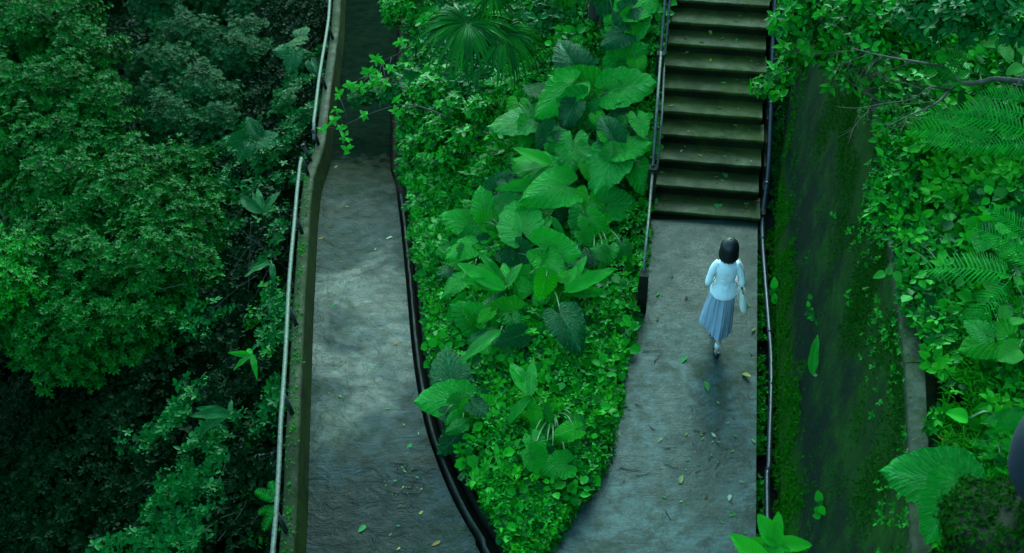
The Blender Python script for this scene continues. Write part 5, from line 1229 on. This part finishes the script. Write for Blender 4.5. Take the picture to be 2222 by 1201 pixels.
# ------------------------------------------------------------------ fallen leaves and twigs
def ramp_surf(x, y): return path_z(y)
def stair_surf(x, y):
    p = np.array((x, y, 0)) - O_; s = p @ U
    return 0 if s < -.02 else step_z(max(0, int(s / TREAD)))
def flat(x, y): return 0.004
def litter_leaf(px, py, lenpx, key, surf, label, group=None, i=0):
    p = hit(px, py, surf); p[2] = surf(p[0], p[1]) + .008
    me = OVATE[key][i % 3]; o = bpy.data.objects.new('fallen_leaf', me); COL.objects.link(o)
    L = mlen(p, lenpx); o.location = tuple(p); o.scale = (L * .62, L, L * .5)
    o.rotation_euler = (RNG.normal() * .12 + .05, RNG.normal() * .15, RNG.uniform(0, 6.28)); tag(o, label, 'leaf', group); return o
NAMED = [(1475, 1050, 24, 'lit_lime', flat, 'large yellow green oval leaf lying alone on the lower right path'),
 (1530, 830, 30, 'lit_green', flat, 'curled bright green leaf on the path just behind the woman'),
 (1612, 808, 24, 'lit_yellow', flat, 'spotted yellow leaf near the wall side of the right path'),
 (1436, 952, 16, 'lit_lime', flat, 'lime leaf in the middle of the right path'),
 (1490, 770, 26, 'lit_green', flat, 'green leaf on the path left of the feet of the woman'),
 (1585, 1070, 18, 'lit_pale', flat, 'pale green leaf near the bottom right of the path'),
 (1582, 1115, 20, 'lit_green', flat, 'crumpled green leaf low on the right path'),
 (1640, 962, 15, 'lit_lime', flat, 'light green leaf at the very edge above the right gutter'),
 (1430, 635, 14, 'lit_green', flat, 'green leaf on the path right of the lower rail post'),
 (1638, 710, 16, 'lit_lime', flat, 'dull yellow leaf at the gutter edge beside the woman'),
 (1622, 663, 14, 'lit_lime', flat, 'small yellow green leaf just right of the tote bag'),
 (1552, 950, 14, 'lit_pale', flat, 'pale leaf, topmost of the litter trail on the right path'),
 (1422, 443, 24, 'lit_green', stair_surf, 'green oval leaf at the left of the lowest step'),
 (1550, 445, 28, 'lit_green', stair_surf, 'long green leaf on the lowest step'),
 (1575, 386, 26, 'lit_green', stair_surf, 'broad pale green leaf on the second step'),
 (1432, 372, 20, 'lit_lime', stair_surf, 'lime leaf at the left end of the second step'),
 (1654, 412, 14, 'lit_orange', stair_surf, 'orange leaf on the pipe beside the second step'),
 (1522, 342, 12, 'lit_orange', stair_surf, 'small orange leaf on the third step'),
 (1497, 287, 14, 'lit_orange', stair_surf, 'brown orange leaf on the fourth step'),
 (1452, 228, 12, 'lit_yellow', stair_surf, 'yellow leaf at the left of the fifth step'),
 (1543, 133, 24, 'lit_yellow', stair_surf, 'wide yellow leaf in the middle of the seventh step'),
 (1488, 117, 16, 'lit_lime', stair_surf, 'dull yellow leaf left on the seventh step'),
 (1542, 73, 18, 'lit_yellow', stair_surf, 'bright orange yellow leaf on the eighth step'),
 (1662, 40, 26, 'lit_brown', stair_surf, 'red brown dead leaves at the right end of the ninth step'),
 (851, 515, 16, 'lit_pale', ramp_surf, 'pale round leaf near the gutter on the upper left ramp'),
 (692, 520, 14, 'lit_orange', ramp_surf, 'orange leaf against the foot of the left parapet'),
 (858, 750, 13, 'lit_orange', ramp_surf, 'small orange leaf right of the middle of the left ramp'),
 (955, 1175, 22, 'lit_orange', ramp_surf, 'orange brown leaf at the bottom of the left ramp'),
 (892, 962, 20, 'lit_green', ramp_surf, 'round green leaf near the gutter on the left ramp'),
 (792, 1136, 24, 'lit_green', ramp_surf, 'green leaf near the bottom middle of the left ramp'),
 (728, 660, 14, 'lit_green', ramp_surf, 'green leaf near the parapet on the wet stretch of the ramp'),
 (868, 1187, 10, 'lit_yellow', ramp_surf, 'small yellow leaf at the bottom edge of the left ramp'),
 (909, 1115, 12, 'lit_yellow', ramp_surf, 'yellow leaf beside the twigs on the left ramp'),
 (2050, 955, 18, 'lit_yellow', bank_z, 'yellow leaf lying on the bare wall coping'),
 (726, 365, 9, 'lit_yellow', ramp_surf, 'yellow leaf just above the ledges of the left ramp'),
 (845, 885, 10, 'lit_green', ramp_surf, 'small green leaf at the centre of the left ramp')]
for i, q in enumerate(NAMED): litter_leaf(*q, i=i)
rg = np.random.default_rng(77)
def random_litter(n, surf, region, label, group, lo, hi, keys, seed):
    rg = np.random.default_rng(seed); k = 0
    while k < n:
        px, py = region(rg)
        litter_leaf(px, py, rg.uniform(lo, hi), keys[rg.integers(len(keys))], surf, label, group, int(k)); k += 1
def reg_right(r):
    while True:
        py = r.uniform(490, 1190); px = r.uniform(1230, 1640)
        if r.random() < .45: px, py = r.normal(1555, 50), r.normal(960, 70)
        p = P(px, py, 0)
        if bx(p[1]) + .08 < p[0] < px_(p[1]) - .04 and not (1515 < px < 1620 and 500 < py < 800): return px, py
def reg_left(r):
    while True:
        py = r.uniform(380, 1190); px = r.uniform(680, 1000)
        if r.random() < .4: px, py = r.normal(885, 30), r.normal(1050, 60)
        z = path_z(P(px, py, -.5)[1]); p = P(px, py, z)
        if lx(p[1]) + .06 < p[0] < rx(p[1]) - .06: return px, py
def reg_st(r):
    k = r.integers(0, 10); s = (k + r.uniform(.25, .9)) * TREAD; a = -SW + .1 + (SW - .2) * (r.random() ** .6)
    p = O_ + V_ * a + U * s; p[2] = step_z(int(k)); q = p - (0, 0, CAM_H); d = q @ FWD
    return 1111 + FPX * (q @ RGT) / d, 600.5 - FPX * (q @ UPS) / d
random_litter(46, flat, reg_right, 'tiny leaf fragment littering the right path', 'tiny leaf litter on the right path', 5, 12, ['lit_lime', 'lit_green', 'lit_brown', 'lit_green', 'lit_lime', 'lit_brown'], 1)
random_litter(60, stair_surf, reg_st, 'tiny leaf fragment littering the stair treads', 'tiny leaf litter on the stairs', 5, 13, ['lit_brown', 'lit_brown', 'lit_green', 'lit_orange', 'lit_lime', 'lit_brown'], 2)
random_litter(48, ramp_surf, reg_left, 'tiny leaf fragment littering the left ramp', 'tiny leaf litter on the left ramp', 4, 10, ['lit_lime', 'lit_green', 'lit_brown', 'lit_green', 'lit_brown'], 3)
def twig(px, py, ang, lenpx, surf, label, group=None, seed=0):
    rg = np.random.default_rng(seed); p = hit(px, py, surf); p[2] = surf(p[0], p[1]) + .008; L = mlen(p, lenpx); d = np.array([math.cos(math.radians(ang)), math.sin(math.radians(ang)), 0]); pts = [p]
    for k in range(6): d = norm(d + np.array([rg.normal() * .22, rg.normal() * .22, 0])); q = pts[-1] + d * L / 6; q[2] = surf(q[0], q[1]) + .008; pts.append(q)
    v, f = tube(pts, list(np.linspace(.0042, .002, 7)), 5); o = obj('fallen_twig', mesh_from('fallen_twig', np.array(v) - p, f, M['darktwig'])); o.location = tuple(p); tag(o, label, 'twig', group)
for i, q in enumerate([(1395, 760, 0, 42, flat, 'dark twig on the right path left of the green leaf'), (1420, 785, 70, 30, flat, 'short upright looking twig below the first on the right path'),
     (1345, 1013, 8, 50, flat, 'longest dark twig across the lower right path'), (1440, 1008, 6, 34, flat, 'second long twig right of the longest one'), (1380, 1032, 5, 34, flat, 'faint bent twig below the longest one'),
     (1480, 190, 8, 34, stair_surf, 'straight twig on the sixth step')]): twig(*q, seed=i)
for i in range(16):
    r_ = np.random.default_rng(200 + i); twig(r_.normal(882, 16), r_.uniform(960, 1120), r_.uniform(0, 360), r_.uniform(16, 40), ramp_surf, 'dark thin twig in the tangle on the lower left ramp', 'tangled twigs on the left ramp', seed=i + 40)
for i in range(14):
    r_ = np.random.default_rng(300 + i); px, py = reg_right(r_); twig(px, py, r_.uniform(0, 360), r_.uniform(10, 26), flat, 'short dark twig scattered on the right path', 'short twigs on the right path', seed=i + 80)
